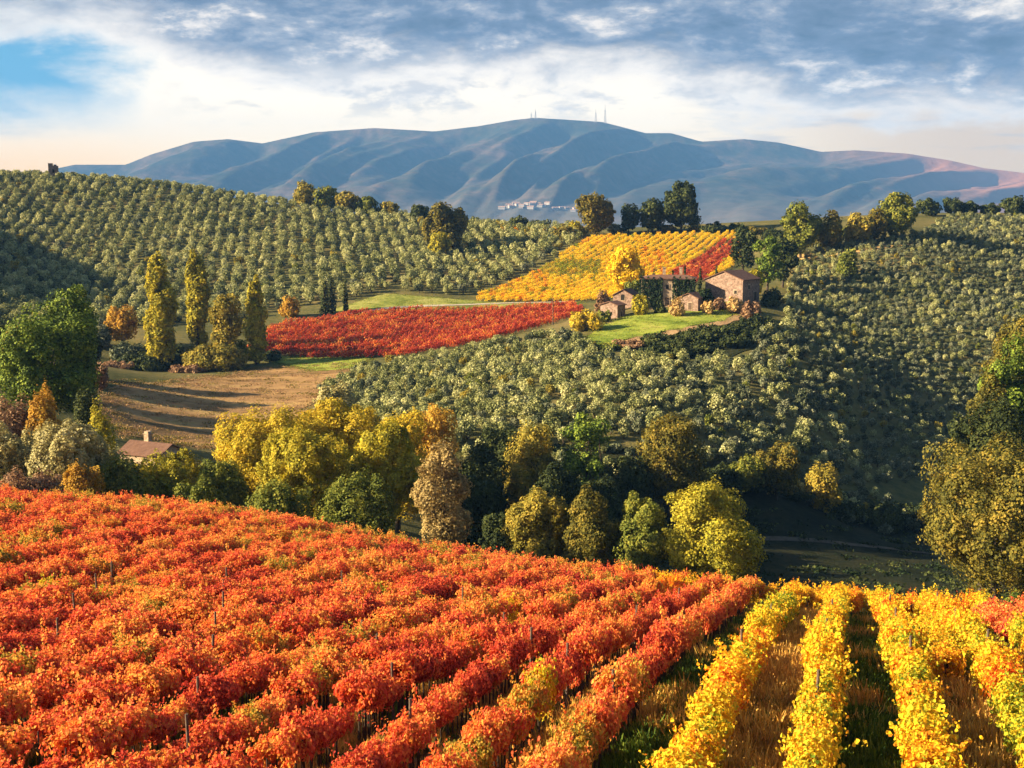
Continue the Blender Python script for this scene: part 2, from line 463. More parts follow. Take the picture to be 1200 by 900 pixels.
def lobe_leaves(rng, lobes, n, shell=0.22, deep=0.62):
    """Leaf places near the skins of overlapping lobes, with gaps."""
    L = np.array(lobes, float)
    ar = L[:, 3] * L[:, 4] + L[:, 4] * L[:, 5]
    k = rng.choice(len(L), size=int(n * 1.9), p=ar / ar.sum())
    d = sphere(rng, len(k))
    ph = L[k, 0:1] * 3.1
    bump = 1 + 0.13 * np.sin(5 * d[:, 0:1] + ph) * np.sin(4 * d[:, 1:2] + 2 * ph) + 0.1 * np.sin(9 * d[:, 2:3] + 3 * ph + 5 * d[:, 0:1])
    r = (1 - np.abs(rng.normal(0, shell, len(k))))[:, None] * bump
    p = L[k, :3] + L[k, 3:6] * d * r
    keep = np.ones(len(p), bool)
    for j in range(len(L)):
        q = (((p - L[j, :3]) / L[j, 3:6]) ** 2).sum(1)
        keep &= (q > deep ** 2) | (k == j) & (rng.random(len(p)) < 0.4)
    p, d = p[keep][:n], d[keep][:n]
    return p, d


def limbs(mb, rng, base_r, h_trunk, targets, lean=0.0, mi=0, seg=7):
    t = np.array([0, 0, 0]); top = np.array([lean, rng.normal(0, .1) * base_r, h_trunk])
    mid = top * 0.5 + rng.normal(0, base_r * .6, 3) * (1, 1, 0)
    mb.tube([t - (0, 0, .6), t + (0, 0, .05), mid, top], [base_r * 1.5, base_r * 1.15, base_r * .85, base_r * .6], seg, mi)
    for q in targets:
        q = np.asarray(q, float)
        s = mid + (top - mid) * rng.random()
        m = (s + q) / 2 + rng.normal(0, .08, 3) * np.linalg.norm(q - s)
        mb.tube([s, m, q], [base_r * .5, base_r * .28, base_r * .08], 5, mi)


def lobes_for(kind, rng, H, Wd):
    """Lobes (centre, radii) of a crown of height H and width Wd standing on z = 0."""
    r = Wd / 2; L = []
    if kind == 'round':
        cb = H * rng.uniform(.02, .07); cz = (H + cb) / 2; hz = (H - cb) / 2
        L.append((0, 0, cz - hz * .12, r * .72, r * .72, hz * .74))
        big = []
        for d in sphere(rng, 15):
            s = rng.uniform(.32, .47)
            c = d * np.array([r, r, hz]) * (1 - s) * rng.uniform(.85, 1.08)
            k = min(1.45, 0.95 / (math.sqrt(max(0, 1 - d[2] ** 2)) + .15)) if d[2] < 0 else 1.0   # full skirts
            big.append((c[0] * k, c[1] * k, cz + c[2], r * s, r * s, min(r * 1.1, hz) * s)); L.append(big[-1])
        def small(F):                    # small clumps that break the outline
            out = []
            for d in sphere(rng, 48):
                q = F[rng.integers(1, len(F))]; k = r * rng.uniform(.08, .17)
                out.append((q[0] + d[0] * q[3] * .95, q[1] + d[1] * q[4] * .95, max(q[2] + d[2] * q[5] * .95, k), k, k, k * rng.uniform(.7, 1.1)))
            return out
    elif kind == 'spread':           # flat-topped, several domes
        cb = H * 0.12; cz = (H + cb) / 2; hz = (H - cb) / 2
        for d in sphere(rng, 17):
            s = rng.uniform(.30, .48)
            c = d * np.array([r, r, hz]) * (1 - s)
            L.append((c[0], c[1], cz + c[2], r * s, r * s, hz * s * 1.15))
    elif kind == 'poplar':
        for i in range(36):
            t = (i + .5) / 36
            w = r * (0.5 + 0.6 * math.sin(math.pi * min(1, t * .86 + .12)) ** 0.8) * (1 - 0.25 * t ** 4)
            a = rng.uniform(0, 6.28); o = w * .42
            z = H * (0.08 + 0.89 * t)
            s = w * rng.uniform(.45, .68)
            L.append((math.cos(a) * o, math.sin(a) * o, z, s, s, H * rng.uniform(.07, .11)))
        L.append((0, 0, H * .5, r * .4, r * .4, H * .42))
    elif kind == 'cypress':
        for i in range(9):
            t = i / 8
            L.append((rng.normal(0, .06) * r, rng.normal(0, .06) * r, H * (.1 + .82 * t), r * (1 - .75 * t ** 1.6), r * (1 - .75 * t ** 1.6), H * .13))
    elif kind == 'pine':
        for i in range(22):
            t = rng.random() ** .8
            a = rng.uniform(0, 6.28)
            z = H * (.24 + .70 * t)
            ring = r * (0.88 - .62 * max(0, t - .35)) * rng.uniform(.35, .95) * (1 - .5 * max(0, .15 - t) / .15)
            s = r * rng.uniform(.24, .36)
            L.append((math.cos(a) * ring, math.sin(a) * ring, z, s, s, s * .72))
        L.append((0, 0, H * .6, r * .45, r * .45, H * .25)); L.append((0, 0, H * .92, r * .3, r * .3, H * .08))
    elif kind == 'bush':
        for i in range(13):
            a = rng.uniform(0, 6.28); o = r * math.sqrt(rng.random()) * .62
            s = rng.uniform(.30, .46) * r
            hz = H * rng.uniform(.5, 1.0) * (1 - .35 * (o / r))
            L.append((math.cos(a) * o, math.sin(a) * o, hz * .52, s, s, hz * .48))
    elif kind == 'wispy':            # loose upright plumes
        for i in range(20):
            a = rng.uniform(0, 6.28); o = r * math.sqrt(rng.random()) * .8
            s = rng.uniform(.16, .28) * r
            top = H * (1 - .42 * (o / r) ** 1.5) * rng.uniform(.86, 1)
            L.append((math.cos(a) * o, math.sin(a) * o, top * .58, s, s, top * .42))
    def fit(L):
        A = np.array(L, float); f = H / (A[:, 2] + A[:, 5]).max()
        A[:, 2] *= f; A[:, 5] *= f
        A[:, [0, 1, 3, 4]] *= r / np.percentile(np.hypot(A[:, 0], A[:, 1]) + A[:, 3], 80)
        return A
    if kind == 'round':
        return np.concatenate([fit(L[:1 + len(big)]), np.array(small(fit(L[:1 + len(big)])))])
    L = fit(L).tolist()
    if kind in ('wispy', 'bush', 'spread', 'pine', 'poplar'):
        base = list(L)
        for d in sphere(rng, 34):
            q = base[rng.integers(0, len(base))]; s = rng.uniform(.07, .17) * r
            L.append((q[0] + d[0] * q[3] * .97, q[1] + d[1] * q[4] * .97, max(q[2] + d[2] * q[5] * .97, s), s, s, s * rng.uniform(.8, 1.3)))
    A = np.array(L, float)
    return A


SEED = [100]


def make_tree(name, cat, label, px, D, top, wpx, kind, leaf, group=None, sink=0.0, dens=1.0, card=None, trunk_h=None, bits=True):
    """A tree standing on the ground in column px at distance D whose top shows at photo height top."""
    x, y = W(px, D)
    z = H1(x, y) - sink
    zt = P(px, top, D)[2]
    H = max(zt - z, 0.8); Wd = wpx / FOC * D
    SEED[0] += 1; rng = np.random.default_rng(SEED[0])
    root = empty(name, (x, y, z), rng.uniform(0, 6.28) if kind != 'poplar' else 0)
    tag(root, label, cat, group)
    lo = lobes_for(kind, rng, H, Wd)
    surf = sum((a[3] * a[5] + a[3] * a[4]) for a in lo) * 4
    if card is None: card = max(0.17, D / FOC * 2.7, math.sqrt(surf * dens * 1.1 / 48000))
    n = int(min(52000, max(300, surf * dens * 1.3 / (card * card * .5))))
    p, d = lobe_leaves(rng, lo, n, 0.30 if kind == 'wispy' else .25)
    # boughs stand out, hollows between them stay open
    q = p * (6.2 / Wd) + rng.uniform(0, 9, 3)
    f = np.sin(q[:, 0] * 2.1 + 1.3 * np.sin(q[:, 1])) * np.sin(q[:, 1] * 1.9 + 1.1 * np.sin(q[:, 2])) + .6 * np.sin(q[:, 2] * 3.1 + q[:, 0]) * np.sin(q[:, 0] * 4.3 - q[:, 1] * 3.7)
    p = p + d * (f * .045 * Wd)[:, None]
    keep = (f > -.42) | (rng.random(len(f)) < .35)
    p, d = p[keep], d[keep]
    p[:, 2] = np.maximum(p[:, 2], 0.05)
    mb = MB()
    nr = d * .85 + sphere(rng, len(p)) * .55 + (0, 0, .15)
    cards(mb, p, nr, card * rng.uniform(.6, 1.3, len(p)), rng)
    mats = LF[leaf] if isinstance(leaf, str) else leaf
    tb = MB()
    br = max(.05, min(H * .022, .45))
    tg = [a[:3] for a in lo[:10 if bits else 5]]
    limbs(tb, rng, br, H * (trunk_h or .45), tg)
    tb.build('trunk', BARK, root, True)
    mb.build('crown', mats, root)
    return root


AREAS = {}


def patch(name, poly, mat, step=3.0, off=0.05, kind='structure', jitter=0.0):
    """A ground sheet lying on the terrain inside a polygon."""
    poly = [np.array(q[:2], float) for q in poly]
    bd = []
    for a, b in zip(poly, poly[1:] + poly[:1]):
        k = max(1, int(np.linalg.norm(b - a) / step))
        nrm = np.array([-(b - a)[1], (b - a)[0]]) / (np.linalg.norm(b - a) + 1e-9)
        for i in range(k):
            bd.append(a + (b - a) * i / k + nrm * random.uniform(-jitter, jitter) * (i > 0))
    arr = np.array(bd); AREAS[name] = arr
    nb = len(bd)
    pts = [Vector(q) for q in bd]
    gx, gy = np.meshgrid(np.arange(arr[:, 0].min(), arr[:, 0].max(), step), np.arange(arr[:, 1].min(), arr[:, 1].max(), step))
    gp = np.c_[gx.ravel(), gy.ravel()]
    gp = gp[inside(gp, arr)]
    pts += [Vector(q) for q in gp]
    vs, es, fs, *_ = delaunay_2d_cdt(pts, [], [list(range(nb))], 1, 1e-5)
    v = np.array([(q.x, q.y) for q in vs])
    z = Hh(v[:, 0], v[:, 1]) + off
    mb = MB(); mb.add(np.c_[v, z], [list(q) for q in fs])
    o = mb.build(name, mat, None, True)
    o['kind'] = kind
    return o


def inside(p, poly):
    poly = np.asarray(poly, float); x, y = p[:, 0], p[:, 1]
    c = np.zeros(len(p), bool)
    j = len(poly) - 1
    for i in range(len(poly)):
        xi, yi = poly[i]; xj, yj = poly[j]
        m = ((yi > y) != (yj > y))
        with np.errstate(divide='ignore', invalid='ignore'):
            c ^= m & (x < (xj - xi) * (y - yi) / (yj - yi + 1e-12) + xi)
        j = i
    return c


def scatter(name, label, cat, pts, rot, scl, idx, variants):
    """Stuff: one object whose points carry meshes (geometry nodes)."""
    me = bpy.data.meshes.new(name)
    n = len(pts)
    me.vertices.add(n); me.vertices.foreach_set('co', np.asarray(pts, np.float32).ravel())
    for nm, tp, val in (('rotv', 'FLOAT_VECTOR', np.c_[np.zeros(n), np.zeros(n), rot]), ('scl', 'FLOAT_VECTOR', scl), ('idx', 'INT', idx)):
        a = me.attributes.new(nm, tp, 'POINT')
        a.data.foreach_set('value' if tp == 'INT' else 'vector', np.asarray(val, np.int32 if tp == 'INT' else np.float32).ravel())
    o = obj(name, me); tag(o, label, cat, kind='stuff')
    t = bpy.data.node_groups.new(name, 'GeometryNodeTree')
    t.interface.new_socket('Geometry', in_out='INPUT', socket_type='NodeSocketGeometry')
    t.interface.new_socket('Geometry', in_out='OUTPUT', socket_type='NodeSocketGeometry')
    gi, go = t.nodes.new('NodeGroupInput'), t.nodes.new('NodeGroupOutput')
    g2i = t.nodes.new('GeometryNodeGeometryToInstance')
    for k, v in reversed(list(enumerate(variants))):
        oi = t.nodes.new('GeometryNodeObjectInfo'); oi.inputs['Object'].default_value = v
        oi.inputs['As Instance'].default_value = False
        t.links.new(oi.outputs['Geometry'], g2i.inputs[0])
    def attr(nm, tp):
        a = t.nodes.new('GeometryNodeInputNamedAttribute'); a.data_type = tp; a.inputs['Name'].default_value = nm
        return next(s for s in a.outputs if s.enabled and s.name == 'Attribute')
    ip = t.nodes.new('GeometryNodeInstanceOnPoints')
    t.links.new(gi.outputs[0], ip.inputs['Points']); t.links.new(g2i.outputs[0], ip.inputs['Instance'])
    ip.inputs['Pick Instance'].default_value = True
    t.links.new(attr('idx', 'INT'), ip.inputs['Instance Index'])
    t.links.new(attr('rotv', 'FLOAT_VECTOR'), ip.inputs['Rotation'])
    t.links.new(attr('scl', 'FLOAT_VECTOR'), ip.inputs['Scale'])
    t.links.new(ip.outputs[0], go.inputs[0])
    mod = o.modifiers.new('scatter', 'NODES'); mod.node_group = t
    return o


# ------------------------------------------------------------------ the ground, one sheet to the horizon
def build_terrain():
    far = np.array([30, 70, 140, 260, 480, 900, 1600, 3000, 6000, 12000, 20000.0])
    xs = np.r_[X0 - far[::-1], cx_, X1 + far]
    ys = np.r_[Y0 - far[::-1][3:], cy_, Y1 + far]
    xx, yy = np.meshgrid(xs, ys)
    z = _height(np.clip(xx.ravel(), X0, X1), np.clip(yy.ravel(), Y0, Y1)).reshape(xx.shape)
    b = np.clip(np.maximum(np.maximum(np.abs(xx) - X1, yy - Y1), np.maximum(Y0 - yy, 0)) / 900.0, 0, 1)
    z = z * (1 - b) + PLAIN * b
    nx, ny = len(xs), len(ys)
    i = np.arange(nx * ny).reshape(ny, nx)
    q = np.stack([i[:-1, :-1], i[:-1, 1:], i[1:, 1:], i[1:, :-1]], -1).reshape(-1, 4)
    mb = MB(); mb.quads(np.c_[xx.ravel(), yy.ravel(), z.ravel()], q, np.full(len(q), .5))
    m = ground_mat('hill_grass', [(0.045, 0.05, 0.015), (0.085, 0.085, 0.028), (0.14, 0.12, 0.04), (0.20, 0.15, 0.06)], 0.03, 0.6)
    o = mb.build('ground', m, None, True); o['kind'] = 'structure'


build_terrain()

HEAD = R(15.3)
UD = np.array([math.sin(HEAD), math.cos(HEAD)]); VD = np.array([math.cos(HEAD), -math.sin(HEAD)])


def uv(u, v):
    return u * UD[0] + v * VD[0], u * UD[1] + v * VD[1]


BROW_PX = [-400, 0, 300, 500, 750, 1000, 1200, 1600]
BROW_D = [116, 114, 108, 101, 92, 80, 72, 66]

soil = ground_mat('vineyard_soil', [(0.05, 0.045, 0.015), (0.09, 0.06, 0.025), (0.15, 0.09, 0.035), (0.12, 0.11, 0.03)], 0.25, 2.2)
edge_px = [(-400, 114), (0, 116), (300, 110), (500, 103), (750, 94), (1000, 82), (1200, 74), (1600, 68)]
patch('vineyard_ground', [(-60, 8), (60, 8), *[W(a, d) for a, d in reversed(edge_px)]], soil, 2.5, 0.03)
field = ground_mat('stubble_field_soil', [(0.13, 0.095, 0.035), (0.24, 0.14, 0.06), (0.38, 0.23, 0.095), (0.28, 0.25, 0.07)], 0.05, 1.1, (R(-35), 0.35, 2.2))
patch('stubble_field', [hit(118, 470), hit(150, 450), hit(215, 447), hit(300, 433), hit(405, 427), hit(420, 436), hit(392, 452), hit(368, 470), hit(330, 520), W(270, 195), W(150, 190), W(120, 215)], field, 2.5, .12, jitter=1.6)
lush = ground_mat('meadow_grass', [(0.10, 0.15, 0.018), (0.18, 0.23, 0.03), (0.27, 0.30, 0.045), (0.34, 0.30, 0.08)], 0.12, 1.2)
patch('lawn', [hit(684, 402), hit(700, 385), hit(735, 372), hit(780, 364), hit(830, 362), hit(856, 353), hit(868, 362), hit(850, 376), hit(800, 386), hit(745, 396), hit(700, 408)], lush, 2, .12, jitter=.5)
patch('grass_strip', [hit(322, 424), hit(330, 418), hit(430, 420), hit(425, 432), hit(370, 436)], lush, 2, .2, jitter=.5)
verge = ground_mat('verge_grass', [(0.10, 0.13, 0.02), (0.19, 0.21, 0.04), (0.30, 0.29, 0.07), (0.36, 0.33, 0.12)], 0.1, 1.0)
patch('grass_terrace', [hit(380, 366), hit(450, 345), hit(540, 352), hit(680, 354), hit(672, 358), hit(500, 363), hit(420, 370)], verge, 2.5, .12, jitter=.4)
shade = ground_mat('valley_meadow', [(0.007, 0.010, 0.005), (0.014, 0.019, 0.008), (0.028, 0.030, 0.013), (0.045, 0.036, 0.018)], 0.08, 1.0)  # near-black grass colour carries the valley shade; bank undergrowth shares it
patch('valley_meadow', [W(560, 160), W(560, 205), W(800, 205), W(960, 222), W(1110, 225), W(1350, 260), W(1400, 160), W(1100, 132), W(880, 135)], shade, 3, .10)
track = ground_mat('track_gravel', [(0.05, 0.045, 0.03), (0.09, 0.075, 0.055), (0.13, 0.11, 0.08)], 0.4, 2)
tr = [hit(a, b) for a, b in [(880, 635), (960, 637), (1040, 644), (1110, 652)]]
patch('valley_track', [(x, y + .9) for x, y in tr] + [(x, y - .9) for x, y in reversed(tr)], track, 2, .22)
pale = ground_mat('pale_track', [(0.30, 0.25, 0.18), (0.42, 0.36, 0.27), (0.5, 0.44, 0.34)], 0.4, 2)
tr = [hit(a, b) for a, b in [(395, 371), (450, 362.5), (520, 359), (600, 356), (675, 354)]]
patch('farm_track', [(x, y + 1.2) for x, y in tr] + [(x, y - 1.2) for x, y in reversed(tr)], pale, 2, .25)
tan = ground_mat('dry_bank_soil', [(0.22, 0.13, 0.07), (0.32, 0.2, 0.1), (0.38, 0.27, 0.13)], 0.2, 1.4)
patch('dry_bank', [hit(700, 408), hit(745, 396), hit(800, 386), hit(850, 376), hit(866, 364), hit(872, 369), hit(856, 381), hit(800, 391), hit(745, 404), hit(712, 413)], tan, 2, .10, jitter=.6)
path = ground_mat('ridge_path', [(0.36, 0.22, 0.08), (0.5, 0.32, 0.12), (0.56, 0.4, 0.17)], 0.2, 1.4)
patch('ridge_path', [hit(930, 300), hit(985, 296), hit(1035, 288), hit(1070, 282), hit(1070, 287), hit(1010, 298), hit(940, 306)], path, 2, .12, jitter=.4)


# ------------------------------------------------------------------ mountains and the far village
def build_mountain():
    sky = [(-500, 262), (-200, 240), (0, 222), (40, 208), (62, 199), (90, 193), (150, 193), (180, 181), (230, 166), (270, 163), (310, 168), (370, 155), (440, 150), (510, 154), (560, 148), (600, 141), (625, 138),
           (660, 140), (705, 143), (755, 156), (785, 156), (820, 166), (870, 163), (910, 167), (960, 178), (1000, 176), (1060, 180), (1110, 188), (1150, 197), (1200, 203), (1320, 214), (1500, 235), (1800, 262)]
    sx, sy = np.array(sky, float).T
    DC, DF = 8000.0, 4600.0
    cols = np.linspace(-420, 1720, 520); ts = np.r_[np.linspace(0, 1, 110), np.linspace(1.02, 1.5, 14)]
    c, t = np.meshgrid(cols, ts)
    base = PLAIN - 20
    crest = lambda q: P(0, 0, 1)[2] * 0 + np.array([P(600, v, DC)[2] for v in np.interp(q.ravel(), sx, sy)]).reshape(q.shape)
    rs = np.random.default_rng(5)
    def fold(s, ph):
        f = ((s + ph) % 1.0) * 2 - 1                  # rounded spurs between open valleys
        return 0.5 - 0.5 * np.cos(np.pi * (1 - np.abs(f)) ** .85)
    k = 1 - np.minimum(t, 1)
    warp = 18 * np.sin(c * .017 + 3 * k) + 26 * np.sin(c * .0083 + 1.7)
    s1 = (c + 330 * k ** .9 + warp) / 128.0
    s2 = (c + 220 * k + 1.6 * warp + 30 * np.sin(5 * k)) / 61.0
    env = np.sin(np.pi * np.clip(k, 0, 1) ** .62) ** .8
    Hc = crest(c)
    body = np.clip(1 - k, 0, 1)
    prof = 0.55 * body ** 1.6 + 0.45 * np.sin(body * np.pi / 2) ** 1.2
    h = (Hc - base) * prof
    h *= 1 - env * (0.24 * fold(s1, .1) + 0.085 * fold(s2, .37) + 0.03 * fold(s2 * 2.3 + 3 * k, .6))
    rg = np.array([mnoise.ridged_multi_fractal(Vector(((a + 260 * b) / 95.0, b * 4.2, 3.3)), 0.9, 2.1, 5, 1.0, 2.0) for a, b in zip(c.ravel(), k.ravel())]).reshape(c.shape)
    h += np.clip(k * 6, 0, 1) * (rg - 1.1) * 20 * np.clip(1.2 - k, 0.2, 1)
    back = t > 1
    h[back] = ((Hc - base) * (1 - .9 * (t - 1) / .5))[back]
    D = DF + (DC - DF) * t
    x = (c - 600) / FOC * D * 0.992
    i = np.arange(c.size).reshape(c.shape)
    q = np.stack([i[:-1, :-1], i[:-1, 1:], i[1:, 1:], i[1:, :-1]], -1).reshape(-1, 4)
    mb = MB(); mb.quads(np.c_[x.ravel(), D.ravel(), (base + h).ravel()], q, np.full(len(q), .5))
    def fn(N):
        v = OC(N)
        f = N.m('ADD', N.m('MULTIPLY', N.noise(v, .0016, 6, .65), .5), N.m('MULTIPLY', N.noise(v, .010, 6, .7), .5))
        c = N.ramp(f, [(.40, (0.018, 0.028, 0.020)), (.48, (0.04, 0.042, 0.026)), (.56, (0.08, 0.06, 0.04)), (.66, (0.17, 0.11, 0.08))])
        sp = N.n('ShaderNodeSeparateXYZ', {0: v})
        c = N.mix(N.m('MULTIPLY', N.ss(N.m('ADD', sp.outputs[2], N.m('MULTIPLY', N.noise(v, .002, 4), 160.0)), 260., -40.), .7), c, (0.15, 0.13, 0.11))  # paler foot: farmland tone, with base haze put into the colour
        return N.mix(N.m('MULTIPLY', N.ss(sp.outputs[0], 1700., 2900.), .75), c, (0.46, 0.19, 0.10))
    o = mb.build('mountain', matte('mountain_woods', fn, .95, .02, (.6, 14, .012)), None, True)
    o['kind'] = 'structure'
    return lambda px, py, lo=4700.0, hi=8200.0: next((P(px, py, d) for d in np.arange(lo, hi, 20) if _mz(px, d) >= P(px, py, d)[2]), P(px, py, hi)), (cols, D[:, 0], base + h)


def _mz(px, d):
    cols, Ds, hh = MTN
    j = np.clip(np.searchsorted(Ds, d), 1, len(Ds) - 1); i = np.clip(np.searchsorted(cols, px), 1, len(cols) - 1)
    return hh[j, i]


mhit, MTN = build_mountain()

WHITEW = matte('village_plaster', lambda N: N.ramp(N.noise(OC(N), .2, 3), [(.3, (0.26, 0.24, 0.22)), (.7, (0.40, 0.37, 0.34))]))
RTILE = matte('village_tile', lambda N: N.ramp(N.noise(OC(N), .5, 3), [(.3, (0.30, 0.17, 0.11)), (.7, (0.45, 0.30, 0.22))]))


def build_village():
    mb = MB(); mb.box((0, 0, 4), (16, 12, 8))
    rf = MB()
    rf.add([(-8.6, -6.8, 8), (8.6, -6.8, 8), (8.6, 6.8, 8), (-8.6, 6.8, 8), (-8.6, 0, 11), (8.6, 0, 11)], [(0, 1, 5, 4), (2, 3, 4, 5), (1, 2, 5), (3, 0, 4), (0, 3, 2, 1)])
    root = empty('village_house', (0, 0, 0))
    mb.build('wall', WHITEW, root); rf.build('roof', RTILE, root)
    rng = np.random.default_rng(3)
    first = True
    for k in range(30):
        t = rng.random()
        px = 588 + 92 * t; py = 246 - 9 * math.sin(t * 3.1) * rng.random() - 3 * rng.random() + (4 if t > .6 else 0)
        q = mhit(px, py)
        o = root if first else copy_tree(root)
        first = False
        o.location = (q[0], q[1], q[2] - 2); o.rotation_euler.z = rng.uniform(-.6, .6); s = rng.uniform(.7, 1.5); o.scale = (s * 1.3, s, s)
        tag(o, 'tiny pale house of the far village at the foot of the hazy blue mountain', 'house', 'pale houses of the far mountain village')


build_village()

STEEL = matte('mast_steel', lambda N: N.ramp(N.noise(OC(N), .3, 2), [(.3, (0.20, 0.20, 0.22)), (.7, (0.34, 0.33, 0.34))]), .5, .4)


def build_masts():
    for px, base, top, wdt, lab, bld in [(622.5, 139.5, 131, 1.6, 'shorter lattice mast on the mountain summit, left of its neighbour', True),
                                         (627.5, 139, 127.5, 2.0, 'lattice antenna mast on the highest point of the blue mountain', True),
                                         (698, 143, 128, 2.6, 'shorter of the two thin antenna masts right of the summit', False),
                                         (709, 144, 123, 2.8, 'tallest thin antenna mast on the ridge right of the summit', False)]:
        q = P(px, base + 2, 8000); t = P(px, top, 8000)
        h = t[2] - q[2]; w = wdt * 2.4
        root = empty('antenna_mast', tuple(q)); tag(root, lab, 'antenna mast', 'antenna masts on the mountain')
        mb = MB()
        for a, b in [(-1, -1), (1, -1), (1, 1), (-1, 1)]:
            mb.tube([(a * w, b * w, -8), (a * w * .45, b * w * .45, h * .75)], [1.1, .8], 4)
        for k in range(8):
            z0, z1 = h * .75 * k / 8, h * .75 * (k + 1) / 8
            r0, r1 = w * (1 - .55 * k / 8), w * (1 - .55 * (k + 1) / 8)
            mb.tube([(-r0, -r0, z0), (r1, -r1, z1)], [.6, .6], 4); mb.tube([(r0, r0, z0), (-r1, r1, z1)], [.6, .6], 4)
        mb.build('lattice', STEEL, root)
        s = MB(); s.tube([(0, 0, h * .7), (0, 0, h)], [1.5, .7], 5); s.build('aerial', STEEL, root)
        if bld:
            b = MB(); b.box((w * .3, -3, 3), (w * 5, 14, 16)); b.build('hut', WHITEW, root)


build_masts()

# haze: one even volume round the camera and the whole land
def build_haze():
    mb = MB(); mb.box((0, 4200, 255), (20000, 9400, 730))
    o = mb.build('haze', bpy.data.materials.new('haze')); o['kind'] = 'stuff'
    m = o.data.materials[0]; m.use_nodes = True
    N = NT(m.node_tree)
    v = N.n('ShaderNodeVolumePrincipled', {'Color': (0.18, 0.46, 1.0), 'Density': 6.8e-5, 'Anisotropy': 0.0})
    out = N.n('ShaderNodeOutputMaterial'); N.set(out.inputs['Volume'], v.outputs[0])
    return o


build_haze()

# ------------------------------------------------------------------ stone farm buildings
def stone(name, a, b, c, sc=1.6):
    def fn(N):
        v = OC(N)
        vo = N.n('ShaderNodeTexVoronoi', {'Vector': v, 'Scale': sc}).outputs['Color']
        f = N.m('ADD', N.m('MULTIPLY', N.n('ShaderNodeSeparateColor', {0: vo}).outputs[0], .5), N.m('MULTIPLY', N.noise(v, .7, 5), .5))
        return N.ramp(f, [(.2, a), (.5, b), (.8, c)])
    return matte(name, fn, .95, .1, (.5, .1, 4))


ST_PINK = stone('pink_stone', (0.15, 0.10, 0.072), (0.26, 0.175, 0.13), (0.37, 0.26, 0.20), 2.6)
ST_TAN = stone('tan_stone', (0.28, 0.20, 0.13), (0.44, 0.33, 0.22), (0.56, 0.44, 0.31))
TILE = matte('old_roof_tile', lambda N: N.ramp(N.m('ADD', N.m('MULTIPLY', N.n('ShaderNodeTexWave', {0: OC(N), 1: 2.2, 2: 2.0, 3: 2.0}).outputs['Fac'], .35), N.m('MULTIPLY', N.noise(OC(N), 1.4, 5), .65)),
               [(.25, (0.08, 0.042, 0.03)), (.5, (0.15, 0.08, 0.055)), (.75, (0.23, 0.135, 0.095))]), .9, .1)
DARKO = matte('dark_opening', lambda N: N.ramp(N.noise(OC(N), 2, 3), [(.3, (0.008, 0.007, 0.006)), (.7, (0.02, 0.018, 0.015))]), .6, .2)
WOODD = matte('old_door_wood', lambda N: N.ramp(N.noise(OC(N), 3, 4), [(.3, (0.07, 0.045, 0.03)), (.7, (0.15, 0.10, 0.07))]))


def gable_house(root, Wd, L, eave, ridge, wall, roof=TILE, over=.35, axis='y'):
    """Walls with two gables across local x, ridge along local y, under a tiled roof of two slopes."""
    w, l = Wd / 2, L / 2
    mb = MB()
    mb.add([(-w, -l, -1.5), (w, -l, -1.5), (w, l, -1.5), (-w, l, -1.5), (-w, -l, eave), (w, -l, eave), (w, l, eave), (-w, l, eave), (0, -l, ridge), (0, l, ridge)],
           [(0, 1, 5, 8, 4), (1, 2, 6, 5), (2, 3, 7, 9, 6), (3, 0, 4, 7), (0, 3, 2, 1)])
    mb.build('wall', wall, root)
    rf = MB(); th = .22
    sl = (ridge - eave) / w
    for s in (-1, 1):
        xo = s * (w + over); zo = eave - sl * over
        a = [(0, -l - over, ridge + .03), (xo, -l - over, zo + .03), (xo, l + over, zo + .03), (0, l + over, ridge + .03)]
        b = [(x, y, z + th) for x, y, z in a]
        f = [(0, 1, 2, 3), (7, 6, 5, 4), (0, 4, 5, 1), (1, 5, 6, 2), (2, 6, 7, 3), (3, 7, 4, 0)]
        rf.add(a + b, f)
    return rf.build('roof', roof, root)


def opening(root, name, x, y, z, w, h, face, arch=False):
    """A dark recessed opening with a stone surround on a wall; face is the outward axis."""
    def put(mb, ww, hh, d, zz):
        if face in 'fb':
            mb.box((x, y + (-d / 2 if face == 'f' else d / 2), zz), (ww, d, hh))
        else:
            mb.box((x + (-d / 2 if face == 'l' else d / 2), y, zz), (d, ww, hh))
    mb = MB(); put(mb, w, h, .05, z)
    if arch:
        an = np.linspace(0, math.pi, 9)
        q = [(x + w / 2 * math.cos(t), y - .05, z + h / 2 + w / 2 * math.sin(t)) for t in an]
        mb.add(q, [tuple(range(len(q)))[::-1]])
    o = mb.build(name, DARKO if name != 'door' else WOODD, root)
    fr = MB()
    for s in (-1, 1):
        if face in 'fb': fr.box((x + s * (w / 2 + .09), y + (-.045 if face == 'f' else .045), z), (.16, .09, h + .1))
        else: fr.box((x + (-.045 if face == 'l' else .045), y + s * (w / 2 + .09), z), (.09, .16, h + .1))
    if not arch: put(fr, w + .36, .18, .1, z + h / 2 + .1)
    put(fr, w + .36, .14, .12, z - h / 2 - .08)
    fr.build('frame', ST_TAN, o)
    return o


def at_px(px, D):
    x, y = W(px, D); return (x, y, H1(x, y))


